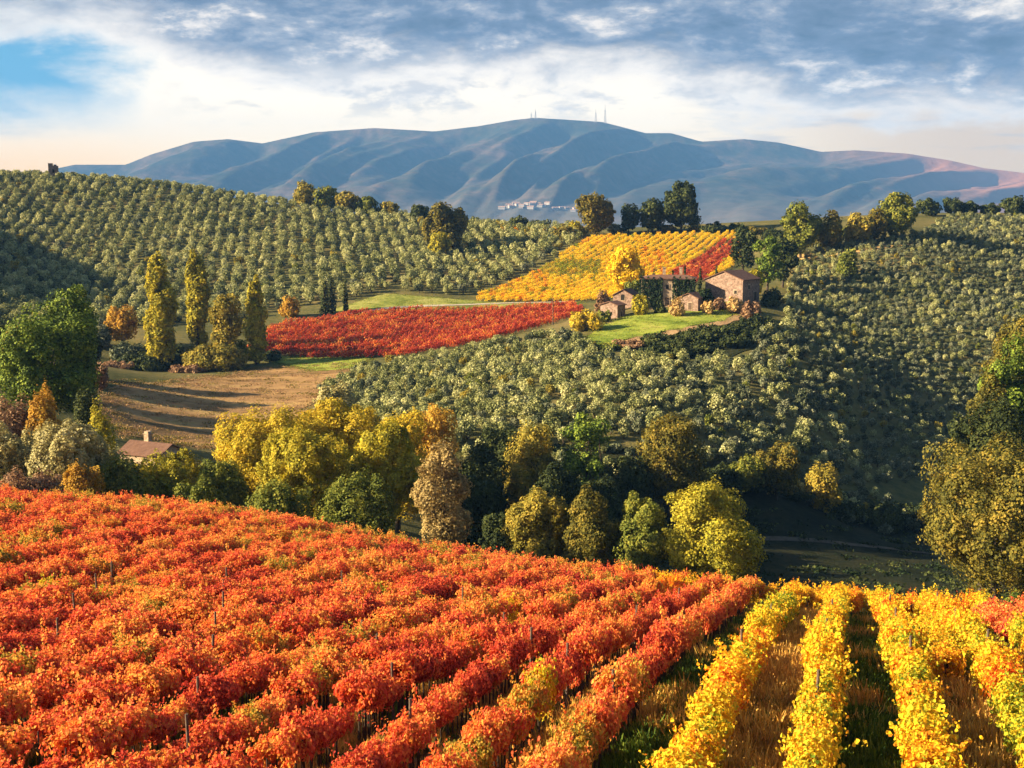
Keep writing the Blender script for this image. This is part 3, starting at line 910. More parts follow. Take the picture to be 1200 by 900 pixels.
def ivy_on(root, boxes, n, seed, name='ivy'):
    rng = np.random.default_rng(seed); mb = MB()
    tot = sum(b[2] * b[3] for b in boxes)
    for (x0, z0, w, h, y, nx, ny) in boxes:
        k = int(n * w * h / tot)
        u, v = rng.random(k), rng.random(k)
        ln = .10 + .55 * rng.random(k) * (0.4 + 0.6 * np.sin(u * 9 + v * 6 + seed) ** 2)
        if ny: p = np.c_[x0 + u * w, y + ny * ln, z0 + v * h * (1 + .06 * np.sin(u * 23))]
        else: p = np.c_[y + nx * ln, x0 + u * w, z0 + v * h * (1 + .06 * np.sin(u * 23))]
        cards(mb, p, np.array([[nx, ny, .3]]) + sphere(rng, k) * .6, .42 * rng.uniform(.7, 1.3, k), rng)
    return mb.build(name, LF['ivy'], root)


def build_farm():
    # barn with the big bare gable
    b = empty('stone_barn', at_px(858, 338), R(-36)); tag(b, 'pinkish stone barn with a broad bare gable at the end of the farmyard', 'barn')
    gable_house(b, 10.8, 10.0, 5.5, 7.6, ST_PINK)
    opening(b, 'window', 5.4, -1.5, 3.6, .9, 1.1, 'r'); opening(b, 'door', 5.4, 2.4, 1.1, 1.6, 2.2, 'r')
    opening(b, 'window', 3.4, -5.0, 2.4, .8, .9, 'f')
    # main house under ivy
    h = empty('farmhouse', at_px(783, 338), R(-8)); tag(h, 'dark ivy-covered farmhouse with a bare strip of tan stone in its front', 'house')
    w, l, e = 14.0, 8.0, 7.0
    mb = MB(); mb.box((0, 0, e / 2 - .75), (w, l, e + 1.5)); mb.build('wall', ST_TAN, h)
    rf = MB(); o = .4
    q = [(-w / 2 - o, -l / 2 - o, e), (w / 2 + o, -l / 2 - o, e), (w / 2 + o, l / 2 + o, e), (-w / 2 - o, l / 2 + o, e)]
    rf.add(q + [(x, y, z + .2) for x, y, z in q] + [(-w / 2 + 2.5, 0, e + 1.0), (w / 2 - 2.5, 0, e + 1.0)],
           [(0, 3, 2, 1), (0, 1, 5, 4), (1, 2, 6, 5), (2, 3, 7, 6), (3, 0, 4, 7), (4, 5, 9, 8), (6, 7, 8, 9), (5, 6, 9), (7, 4, 8)])
    r = rf.build('roof', TILE, h)
    for x in (-1.2, 3.2):
        c = MB(); c.box((x, .6, e + 1.9), (.8, .8, 1.7)); c.box((x, .6, e + 2.82), (1.05, 1.05, .14)); c.build('chimney', ST_TAN, r)
    ivy_on(h, [(-7.1, -.3, 5.7, 7.5, -4.0, 0, -1), (1.1, -.2, 6.0, 7.4, -4.0, 0, -1), (-4, 0, 8, 7.4, -7.0, -1, 0)], 4200, 4)
    opening(h, 'window', -.2, -4.0, 5.0, .8, 1.1, 'f'); opening(h, 'door', -.2, -4.0, 1.1, 1.1, 2.2, 'f')
    # lean-to in front on the right
    a = empty('stone_outhouse', at_px(811, 328), R(-30)); tag(a, 'low stone outhouse with a tiled roof in front of the ivy farmhouse', 'outbuilding')
    gable_house(a, 6.0, 6.0, 3.3, 4.6, ST_PINK)
    opening(a, 'door', .6, -3.0, 1.0, 1.1, 2.0, 'f'); opening(a, 'window', 3.0, .4, 1.9, .8, .8, 'r')
    a.scale = (.88,) * 3
    # small gabled house with arch, left
    s = empty('gabled_cottage', at_px(734, 352), R(-24)); tag(s, 'small stone cottage with a dark arched opening in its gable', 'cottage')
    gable_house(s, 6.4, 7.0, 3.9, 5.6, ST_PINK)
    opening(s, 'window', 0, -3.5, 3.0, 1.3, 1.2, 'f', True)
    s.scale = (.88,) * 3
    # shed
    d = empty('stone_shed', at_px(718, 331), R(-34)); tag(d, 'reddish stone shed at the near left corner of the farm lawn', 'shed')
    gable_house(d, 5.6, 4.6, 3.8, 4.7, ST_PINK)
    opening(d, 'door', 2.8, 0, 1.0, 1.1, 2.0, 'r')
    d.scale = (.9,) * 3
    # valley cottage
    v = empty('valley_cottage', (*W(178, 172)[:2], P(178, 519, 172)[2] - 3.5), R(64)); tag(v, 'tile-roofed cottage with a tall chimney half hidden behind valley bushes', 'cottage')
    r = gable_house(v, 7.2, 10.0, 3.2, 5.0, ST_TAN)
    c = MB(); c.box((.5, 1.2, 5.0), (1.1, 1.1, 3.2)); c.box((.5, 1.2, 6.67), (1.4, 1.4, .14)); c.box((.5, 1.2, 6.95), (1.0, 1.0, .42)); c.build('chimney', ST_TAN, r)
    opening(v, 'window', 3.6, -2, 1.8, .9, 1.0, 'r'); opening(v, 'door', 3.6, 1.5, 1.0, 1.0, 2.0, 'r')
    v.scale = (.70,) * 3
    # ruin on the skyline
    x, y = W(63, 624)
    t = empty('ruined_tower', (x, y, H1(x, y)), R(20)); tag(t, 'small ruined stone tower on the skyline above the olive hill', 'tower')
    mb = MB(); mb.box((0, 0, 2.5), (4.6, 4.6, 8)); mb.box((-1.2, 0, 7.0), (2.2, 4.4, 1.4)); mb.box((.9, 1.2, 6.8), (1.4, 1.6, .8)); mb.build('wall', ST_PINK, t)
    w_ = MB(); w_.box((0, -2.32, 4), (1.0, .05, 1.6)); w_.build('window', DARKO, t)
    # pole beside the red vineyard
    x, y = W(648, 338)
    p = empty('utility_pole', (x, y, H1(x, y))); tag(p, 'thin wooden utility pole standing at the end of the red vineyard', 'pole')
    mb = MB(); mb.tube([(0, 0, -.5), (0, 0, 7.4)], [.16, .10], 8); mb.build('post', POSTW, p)
    mb = MB(); mb.box((0, 0, 6.9), (1.3, .1, .1)); mb.build('crossarm', POSTW, p)


build_farm()

# ------------------------------------------------------------------ trees one can tell apart
T = make_tree
def trees():
    D_, P_, S_ = 'deciduous_tree', 'pine_tree', 'shrub'
    # left foreground
    T(P_, 'tree', 'big dense bright green pine tree at the left edge above the bushes', 58, 182, 341, 124, 'round', 'pine', dens=1.5)
    T(S_, 'bush', 'orange-brown autumn bush at the foot of the big green pine', 62, 150, 450, 50, 'bush', 'orange')
    T(S_, 'bush', 'yellow-green bush right of the foot of the big green pine', 122, 158, 466, 36, 'bush', 'ygreen')
    T(S_, 'bush', 'purplish brown scrub at the left edge under the big pine', 12, 150, 462, 60, 'bush', 'brown')
    T(S_, 'bush', 'dark green bush just right of the big pine trunk', 100, 165, 452, 44, 'bush', 'dark')
    ol = 'pale bushy trees behind the red vines'
    T('olive_tree', 'tree', 'pale bushy olive at the left edge behind the red vines', 6, 128, 498, 78, 'spread', 'pale', ol)
    T('olive_tree', 'tree', 'pale olive with a dark leaning trunk behind the red vines', 78, 128, 494, 100, 'spread', 'pale', ol, bits=True)
    T(S_, 'bush', 'pale buff bush between the two pale olives at the left', 42, 134, 500, 56, 'wispy', 'pale', ol)
    T(S_, 'bush', 'orange-tinted low bush beside the leaning olive trunk', 100, 124, 540, 50, 'bush', 'orange')
    T(S_, 'bush', 'greenish bush right of the leaning olive', 112, 132, 505, 44, 'wispy', 'green', ol)
    T('olive_tree', 'tree', 'low pale olive left of the valley cottage', 126, 134, 516, 60, 'bush', 'pale', ol)
    T(S_, 'bush', 'dull red-brown bush at the left edge of the red vineyard', 18, 118, 548, 60, 'bush', 'brown', 'red-brown bushes by the vineyard')
    T(S_, 'bush', 'red-brown bush between the left edge and the leaning olive trunk', 52, 120, 552, 44, 'bush', 'brown', 'red-brown bushes by the vineyard')
    T(S_, 'bush', 'dark olive-green bush below the valley cottage', 146, 128, 532, 60, 'bush', 'green')
    T(S_, 'bush', 'yellow-green bush just right of the valley cottage roof', 205, 138, 528, 76, 'bush', 'ygreen')
    T(S_, 'bush', 'small yellowish bush in front of the valley cottage wall', 174, 136, 534, 66, 'bush', 'ygreen')
    T(S_, 'bush', 'round dark green bush with a lit yellow-green top beside the tall yellow trees', 262, 132, 538, 66, 'round', 'green')
    T(S_, 'bush', 'low dark bush at the vineyard edge left of the yellow trees', 236, 126, 556, 60, 'bush', 'green')
    lw = 'trees behind the big left pine'  # added behind the pine so their shadows stripe the field
    for i, (px, D, top, w, lf) in enumerate([(100, 262, 392, 44, 'dark'), (62, 250, 384, 50, 'green'), (30, 232, 380, 56, 'olivey'), (84, 226, 408, 40, 'green'), (-14, 250, 372, 60, 'dark'), (116, 246, 424, 26, 'brown')]):
        T(D_, 'tree', ['dark tree peeping out right of the big left pine', 'green tree mostly hidden behind the middle of the big pine', 'bronze tree hidden behind the left half of the big pine', 'green tree close behind the right half of the big pine',
                       'dark tree at the left edge behind the big pine', 'small brown tree at the left corner of the stubble field'][i], px, D, top, w, 'round', lf, lw)
    # yellow trees in the middle
    y = 'tall yellow trees behind the red vines'
    T(D_, 'tree', 'tall yellow tree, leftmost of the yellow group behind the red vines', 312, 142, 476, 120, 'round', 'yellow', y, dens=1.5)
    T(D_, 'tree', 'tallest yellow tree in the middle of the yellow group', 394, 146, 468, 120, 'round', 'yellow', y, dens=1.5)
    T(D_, 'tree', 'yellow-green tree low in front of the tallest yellow tree', 362, 128, 500, 110, 'round', 'ygreen', y, dens=1.3)
    T(D_, 'tree', 'yellow-green tree left of the bare buff tree', 446, 132, 496, 96, 'round', 'ygreen', y, dens=1.3)
    T(D_, 'tree', 'golden tree standing behind the yellow-green one on the right of the group', 466, 155, 480, 90, 'round', 'yellow', y)
    T(D_, 'tree', 'dark green tree wedged between the yellow trees and the vineyard edge', 420, 121, 552, 100, 'bush', 'green')
    T(D_, 'tree', 'dark green bush under the leftmost tall yellow tree', 330, 121, 560, 80, 'bush', 'green')
    T(D_, 'tree', 'small orange tree behind the bare buff tree', 508, 172, 472, 66, 'round', 'orange')
    T(D_, 'tree', 'nearly bare buff-coloured tree at the right end of the yellow group', 518, 117, 520, 70, 'round', 'tan', dens=1)
    # dark wood of the gully, each tree on its own
    dk = 'dark trees in the gully'
    for px, D, top, w, lf, lab in [(560, 172, 520, 74, 'dark', 'dark evergreen tree just right of the bare buff tree'),
                                   (556, 150, 560, 70, 'dark', 'lower dark tree in front of the dark evergreen by the buff tree'),
                                   (592, 185, 500, 70, 'dark', 'dark tree behind the leftmost round bronze tree'),
                                   (622, 178, 494, 76, 'olivey', 'olive-yellow crowned tree left of the green pine in the gully'),
                                   (735, 182, 536, 70, 'dark', 'dark tree right of the green pine in the gully'),
                                   (650, 165, 545, 80, 'dark', 'dark tree in front of the green pine in the gully'),
                                   (590, 140, 600, 60, 'dark', 'dark undergrowth tree at the vineyard edge left of the bronze trees'),
                                   (705, 168, 560, 70, 'dark', 'dark tree behind the two middle bronze trees'),
                                   (840, 192, 545, 60, 'dark', 'dark tree behind the yellow round tree')]:
        T(D_, 'tree', lab, px, D, top, w, 'round', lf, dk)
    T(P_, 'tree', 'bright green topped pine in the middle of the gully', 686, 176, 486, 74, 'pine', 'pine')
    T(D_, 'tree', 'tall bronze-green tree right of the bright gully pine', 786, 185, 484, 86, 'round', 'bronze')
    T(D_, 'tree', 'olive-green tree left of the orange-topped tree on the valley edge', 870, 195, 534, 56, 'round', 'green')
    T(D_, 'tree', 'orange-topped tree on the valley edge', 910, 198, 519, 56, 'round', 'bronze')
    T(D_, 'tree', 'small yellow-green tree at the right end of the valley edge trees', 964, 206, 538, 46, 'bush', 'olivey')
    for i, (px, D, top, w) in enumerate([(880, 199, 574, 60), (925, 203, 580, 60), (985, 207, 584, 56), (1035, 211, 588, 56), (1080, 214, 590, 50), (820, 186, 585, 50)]):
        T(S_, 'bush', ['dark bush under the olive-green valley edge tree', 'dark bush under the orange-topped valley tree', 'dark bush right of the small yellow-green valley tree', 'dark bush in the middle of the shaded valley foot', 'dark bush beside the huge bronze tree in the valley', 'dark bush hidden behind the big yellow round tree'][i], px, D, top, w, 'bush', 'dark', 'dark bushes along the valley foot')
    # the front row of round trees
    fr = 'round trees in a row beyond the vineyard'
    T(D_, 'tree', 'round pale bronze tree, leftmost of the round row beyond the vines', 628, 128, 570, 82, 'round', 'olivey', fr, dens=1.5)
    T(D_, 'tree', 'bronze round tree between the pale bronze and the green one', 690, 126, 573, 74, 'round', 'bronze', fr, dens=1.5)
    T(D_, 'tree', 'green upright round tree left of the big yellow one', 750, 124, 582, 70, 'round', 'green', fr, dens=1.5)
    T(D_, 'tree', 'big round yellow tree, rightmost of the row beyond the vines', 833, 122, 567, 122, 'round', 'yellow' if False else 'ygreen', fr, dens=1.5)
    # right side
    T(D_, 'tree', 'huge round bronze tree at the right edge beyond the yellow vines', 1165, 118, 514, 184, 'round', 'bronze', dens=1.5)
    T(D_, 'tree', 'smaller bronze tree cut by the right edge beside the huge one', 1235, 124, 520, 110, 'round', 'bronze')
    T(P_, 'tree', 'bright green pine standing high at the right edge', 1176, 168, 392, 92, 'pine', 'pine')
    T(D_, 'tree', 'bronze tree above the bright pine at the right edge', 1186, 178, 368, 96, 'round', 'bronze')
    T(D_, 'tree', 'dark green round tree above the huge bronze tree', 1150, 150, 470, 92, 'round', 'dark')
    T(D_, 'tree', 'brownish orange tree left of the bright pine', 1148, 166, 432, 56, 'round', 'bronze')
    T(D_, 'tree', 'dark tree behind the pine at the right edge', 1205, 172, 410, 130, 'round', 'dark')
    T(S_, 'bush', 'bright green bush at the right end of the vine rows', 1190, 80, 692, 34, 'bush', 'pine')
    # poplars and others round the stubble field
    po = 'poplars by the stubble field'
    T('poplar_tree', 'tree', 'tall yellow poplar, broadest and leftmost of the three', 190, 316, 294, 41, 'poplar', 'ygreen', po, dens=1.6)
    T('poplar_tree', 'tree', 'tallest slim yellow poplar in the middle of the three', 233, 340, 291, 31, 'poplar', 'ygreen', po, dens=1.6)
    T('poplar_tree', 'tree', 'shortest yellow poplar at the corner of the red field', 301, 322, 321, 26, 'poplar', 'ygreen', po, dens=1.6)
    T(D_, 'tree', 'green-brown round tree between the middle and the shortest poplar', 268, 329, 345, 40, 'round', 'olivey')
    T(D_, 'tree', 'small orange tree left of the poplars', 144, 338, 358, 38, 'round', 'orange')
    for i, (px, D, top, w, lf) in enumerate([(150, 326, 400, 40, 'oliveb'), (206, 322, 402, 30, 'dark'), (132, 300, 428, 44, 'brown'), (284, 330, 398, 30, 'green'), (318, 326, 408, 22, 'dark')]):
        T(S_, 'bush', ['grey bush between the small orange tree and the broadest poplar', 'dark bush at the foot of the broadest poplar', 'low brown scrub at the top left corner of the stubble field', 'green bush between the reeds and the shortest poplar', 'dark bush at the near left corner of the red field'][i], px, D, top, w, 'bush', lf, 'scrub round the poplars')
    T(S_, 'bush', 'grey-green bush left of the small orange tree', 112, 335, 376, 36, 'bush', 'oliveb')
    T(S_, 'bush', 'long low dark hedge-like bush at the top of the stubble field', 170, 316, 414, 72, 'bush', 'dark')
    T(S_, 'bush', 'clump of dull olive-brown reeds under the poplars', 252, 314, 401, 76, 'bush', 'olivey')
    T(S_, 'bush', 'reddish brown scrub on the top edge of the stubble field', 219, 308, 428, 46, 'bush', 'brown')
    T(S_, 'bush', 'small yellow bush behind the left end of the red field', 340, 392, 346, 24, 'bush', 'orange')
    T('cypress_tree', 'tree', 'dark slim cypress pair, left one, behind the red field', 381, 394, 318, 12, 'cypress', 'dark')
    T('cypress_tree', 'tree', 'dark slim cypress pair, right one, behind the red field', 389, 396, 320, 11, 'cypress', 'dark')
    T('cypress_tree', 'tree', 'tiny dark cypress alone above the grass terrace', 405, 398, 325, 7, 'cypress', 'dark')
    T('olive_tree', 'tree', 'large pale olive at the near foot of the spur beside the yellow trees', 396, 214, 443, 56, 'bush', 'pale')
    # skyline left of the mountain foot
    sk = 'trees on the olive hill skyline'
    for px, D, top, w, lf, lab in [(357, 596, 212, 26, 'olivey', 'first and tallest tree of the skyline clump above the olive hill'),
                                   (381, 594, 218, 30, 'green', 'second tree of the skyline clump, green, above the olive hill'),
                                   (407, 592, 223, 30, 'olivey', 'middle bronze tree sloping down in the skyline clump'),
                                   (431, 590, 230, 28, 'green', 'low green tree near the end of the skyline clump'),
                                   (455, 588, 236, 24, 'olivey', 'last low tree of the skyline clump'),
                                   (492, 575, 239, 24, 'dark', 'small dark tree behind the big orange-bronze olive hill tree'),
                                   (608, 562, 254, 22, 'dark', 'small dark tree in the dip of the skyline'),
                                   (632, 560, 258, 26, 'oliveb', 'low grey-green tree right of the dip in the skyline')]:
        T(D_, 'tree', lab, px, D, top, w, 'round', lf, sk)
    T(D_, 'tree', 'big orange-bronze tree standing among the olives below the skyline', 523, 505, 237, 56, 'round', 'bronze', dens=1.4)
    T(D_, 'tree', 'yellowish low tree in front of the big orange-bronze tree', 515, 492, 272, 26, 'round', 'ygreen')
    tp = 'tall trees above the yellow vineyard'
    T(D_, 'tree', 'bronze-green tree at the top left of the yellow vineyard', 697, 508, 227, 42, 'round', 'bronze', tp, dens=1.4)
    T(D_, 'tree', 'smaller dark tree beside the bronze tree above the yellow vineyard', 737, 512, 238, 26, 'round', 'dark', tp)
    T(D_, 'tree', 'middle dark tree of the trio above the yellow vineyard', 764, 512, 233, 36, 'round', 'dark', tp)
    T(D_, 'tree', 'tallest dark tree above the yellow vineyard', 798, 510, 213, 48, 'round', 'dark', tp, dens=1.3)
    T(S_, 'bush', 'low dark bush at the top right of the yellow vineyard', 838, 508, 262, 34, 'bush', 'dark')
    hb = 'hedge bushes along the top of the yellow vineyard'
    for i, (px, D, top, w, lf) in enumerate([(660, 512, 262, 30, 'bronze'), (676, 514, 258, 20, 'ygreen'), (722, 516, 262, 22, 'oliveb'), (780, 516, 263, 26, 'bronze'), (818, 514, 264, 24, 'olivey'), (862, 512, 263, 26, 'dark'), (884, 500, 266, 30, 'bronze'), (908, 480, 268, 34, 'dark'), (956, 446, 268, 30, 'bronze'), (988, 446, 264, 30, 'green')]):
        T(S_, 'bush', ['low bronze bush in the dip left of the bronze tree above the yellow vineyard', 'small yellowish bush touching the bronze tree above the yellow vineyard', 'grey bush between the bronze tree and the dark trio', 'low bronze bush under the tallest dark tree', 'low bush just right of the tallest dark tree', 'dark hedge bush above the red strip of vines',
                       'bronze hedge bush right of the red strip of vines', 'dark hedge bush left of the green ridge tree', 'low bronze bush between the first two ridge trees', 'low green bush behind the second ridge tree'][i], px, D, top, w, 'bush', lf, hb)
    # farm surroundings
    T(D_, 'tree', 'glowing bright yellow tree behind the small cottage', 735, 372, 288, 44, 'round', 'bright', dens=1.5)
    T(P_, 'tree', 'dark pine at the top corner of the red strip of vines', 871, 420, 262, 34, 'round', 'dark')
    T(P_, 'tree', 'bright green pine behind the stone barn', 899, 372, 277, 40, 'pine', 'pine', dens=1.4)
    T(P_, 'tree', 'dark pine tucked behind the bright green pine', 917, 385, 278, 36, 'round', 'dark')
    T(S_, 'bush', 'small yellow-green tree at the foot of the dark pines', 884, 366, 312, 18, 'bush', 'ygreen')
    T(S_, 'bush', 'yellow bush at the left corner of the farm lawn', 687, 312, 363, 38, 'bush', 'yellow')
    T(S_, 'bush', 'dark bush behind the shed', 706, 345, 338, 16, 'bush', 'brown')
    T(S_, 'bush', 'yellow-green bush between the shed and the ivy farmhouse', 751, 328, 343, 22, 'bush', 'ygreen')
    T(S_, 'bush', 'pinkish brown bush in front of the ivy farmhouse', 794, 321, 347, 22, 'bush', 'buff')
    T(S_, 'bush', 'dark ivy-covered bush right of the stone outhouse', 828, 328, 338, 18, 'round', 'ivy')
    T(S_, 'bush', 'brown bush at the left foot of the barn gable', 842, 326, 349, 20, 'bush', 'brown', 'brown bushes below the barn')
    T(S_, 'bush', 'tan bush under the middle of the barn gable', 862, 324, 347, 26, 'bush', 'buff', 'brown bushes below the barn')
    T(S_, 'bush', 'dark brown bush at the right end of the lawn bank', 880, 318, 352, 24, 'bush', 'brown', 'brown bushes below the barn')
    T(S_, 'bush', 'dark green bush against the front of the ivy farmhouse door', 772, 327, 352, 16, 'bush', 'dark')
    T(S_, 'bush', 'tan shrub between the stone outhouse and the barn', 830, 322, 352, 18, 'bush', 'buff')
    T(S_, 'bush', 'low green shrub at the front corner of the shed', 708, 324, 362, 16, 'bush', 'green')
    T(S_, 'bush', 'leafy dark shrub behind the small arched cottage', 742, 360, 328, 22, 'round', 'green')
    T(S_, 'bush', 'dark bush against the right wall of the barn', 903, 336, 337, 26, 'bush', 'dark')
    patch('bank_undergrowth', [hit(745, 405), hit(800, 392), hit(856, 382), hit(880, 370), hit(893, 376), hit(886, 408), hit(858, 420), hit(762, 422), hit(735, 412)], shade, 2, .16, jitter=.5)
    bk = 'dark scrub on the bank below the lawn'
    for i, (px, D, top, w, lf) in enumerate([(775, 295, 393, 62, 'dark'), (818, 296, 386, 66, 'dark'), (854, 299, 378, 54, 'dark'), (738, 295, 402, 42, 'brown'), (884, 304, 370, 46, 'dark'), (716, 294, 410, 34, 'green')]):
        T(S_, 'bush', ['dark scrub in the middle of the bank below the lawn', 'broadest dark scrub on the bank below the lawn', 'dark scrub under the right end of the lawn',
                       'brown scrub on the left part of the lawn bank', 'dark scrub at the right foot of the lawn bank', 'small green scrub at the left end of the lawn bank'][i], px, D, top, w, 'bush', lf, bk)
    for i, (px, D, top, w) in enumerate([(765, 286, 404, 36), (795, 286, 402, 40), (828, 287, 399, 44), (860, 289, 394, 40), (880, 293, 386, 34)]):
        T(S_, 'bush', ['low dark bush at the left foot of the shaded lawn bank', 'low dark bush, second along the foot of the lawn bank', 'low dark bush in the middle of the foot of the lawn bank', 'low dark bush, fourth along the foot of the lawn bank', 'low dark bush at the right foot of the shaded lawn bank'][i], px, D, top, w, 'bush', 'dark', bk)
    cp = 'young cypresses behind the farmhouse'
    for i, (px, top) in enumerate([(759, 319), (766, 313), (788, 316), (802, 308), (820, 312), (839, 310)]):
        T('cypress_tree', 'tree', ['thin dark cypress nearest the bright yellow tree, shorter of the left pair', 'thin dark cypress, taller of the left pair behind the farmhouse', 'short cypress by the left chimney of the ivy farmhouse',
                                   'tallest thin cypress in front of the red strip of vines', 'thin cypress above the right end of the ivy farmhouse', 'thin cypress above the left eave of the barn'][i], px, 351, top, 5.0, 'cypress', 'dark', cp)
    # right ridge
    rg = 'trees on the ridge path'
    T(D_, 'tree', 'green round tree at the left end of the ridge path', 938, 430, 236, 42, 'round', 'green', rg, dens=1.3)
    T(D_, 'tree', 'bronze tree with visible trunk, second along the ridge path', 972, 432, 247, 34, 'round', 'bronze', rg)
    T(D_, 'tree', 'low brownish tree in the middle of the ridge path', 1004, 434, 248, 34, 'round', 'orange' if False else 'olivey', rg)
    T(D_, 'tree', 'brown-green tree touching the tallest one on the ridge path', 1024, 438, 243, 34, 'round', 'bronze', rg)
    T(D_, 'tree', 'tallest dark bronze tree at the right end of the ridge path', 1050, 440, 225, 44, 'round', 'green', rg, dens=1.3)
    T(S_, 'bush', 'bright green bush among the olives below the ridge path', 994, 395, 288, 28, 'bush', 'green')
    hz = 'dark trees along the right skyline'
    for i, (px, top, w) in enumerate([(1088, 233, 30), (1115, 232, 26), (1136, 236, 22), (1160, 238, 22), (1186, 230, 28), (1208, 233, 30)]):
        T(D_, 'tree', ['round dark tree at the left end of the right skyline row', 'second dark tree of the right skyline row', 'small dark tree in the middle of the right skyline row',
                       'lowest dark tree of the right skyline row', 'taller dark tree near the right end of the skyline', 'dark tree cut by the right edge on the skyline'][i], px, 512, top, w, 'round', 'dark', hz)


trees()


# ------------------------------------------------------------------ olive groves
def olive_variant(seed, leaf, H=3.7, Wd=4.3, n=620, card=.37):
    rng = np.random.default_rng(seed)
    lo = []
    for i in range(9):
        a = rng.uniform(0, 6.28); o = Wd / 2 * rng.uniform(.1, .62); s = rng.uniform(.30, .46) * Wd / 2
        lo.append((math.cos(a) * o, math.sin(a) * o, H * rng.uniform(.36, .78) - .12 * o, s, s, s * rng.uniform(1.0, 1.35)))
    p, d = lobe_leaves(rng, lo, n, .22)
    cr = MB(); cards(cr, p, d * .8 + sphere(rng, len(p)) * .7 + (0, 0, .2), card * rng.uniform(.6, 1.3, len(p)), rng)
    tr = MB(); limbs(tr, rng, .16, H * .36, [q[:3] for q in lo[:4]], seg=5)
    both = MB(); both.v, both.f, both.r, both.mi, both.n = list(cr.v), list(cr.f), list(cr.r), list(cr.mi), cr.n
    for v in tr.v: pass
    tv = np.concatenate(tr.v); both.add(tv, tr.f, tr.r, 1)
    return cr.mesh('crown', LF[leaf]), tr.mesh('trunk', BARK), both.mesh('olive_grove', [LF[leaf], BARK])


def poly_w(l): return np.array([W(a, d) if d > 0 else (a, -d) for a, d in l])


def grid_pts(poly, sx, sy, ang, jit, rng):
    c, s = math.cos(ang), math.sin(ang)
    ctr = poly.mean(0); rad = np.linalg.norm(poly - ctr, axis=1).max()
    gx, gy = np.meshgrid(np.arange(-rad, rad, sx), np.arange(-rad, rad, sy))
    q = np.c_[gx.ravel(), gy.ravel()] + rng.normal(0, jit, (gx.size, 2))
    q = np.c_[q[:, 0] * c - q[:, 1] * s, q[:, 0] * s + q[:, 1] * c] + ctr
    return q[inside(q, poly)]


LEFT_POLY = poly_w([(-170, 330), (-130, 690), (100, 660), (300, 632), (480, 605), (600, 585), (680, 545), (692, 508), (548, 418), (450, 424), (400, 412), (330, 408), (260, 385), (120, 362), (0, 315)])
SPUR_POLY = poly_w([(366, 258), (425, 296), (555, 302), (672, 306), (700, 298), (790, 286), (870, 296), (900, 318), (915, 352), (925, 372), (935, 300), (1000, 236), (1080, 212), (1040, 203), (950, 203), (850, 198), (700, 196), (560, 196), (440, 214)])
RIGHT_POLY = poly_w([(915, 345), (925, 385), (945, 440), (1080, 446), (1110, 505), (1330, 520), (1400, 300), (1200, 262), (1080, 240), (1000, 226), (950, 275)])
KEEP_OUT = [at_px(783, 338), at_px(858, 338), at_px(811, 328), at_px(734, 352), at_px(718, 331), at_px(885, 318), at_px(880, 330)]


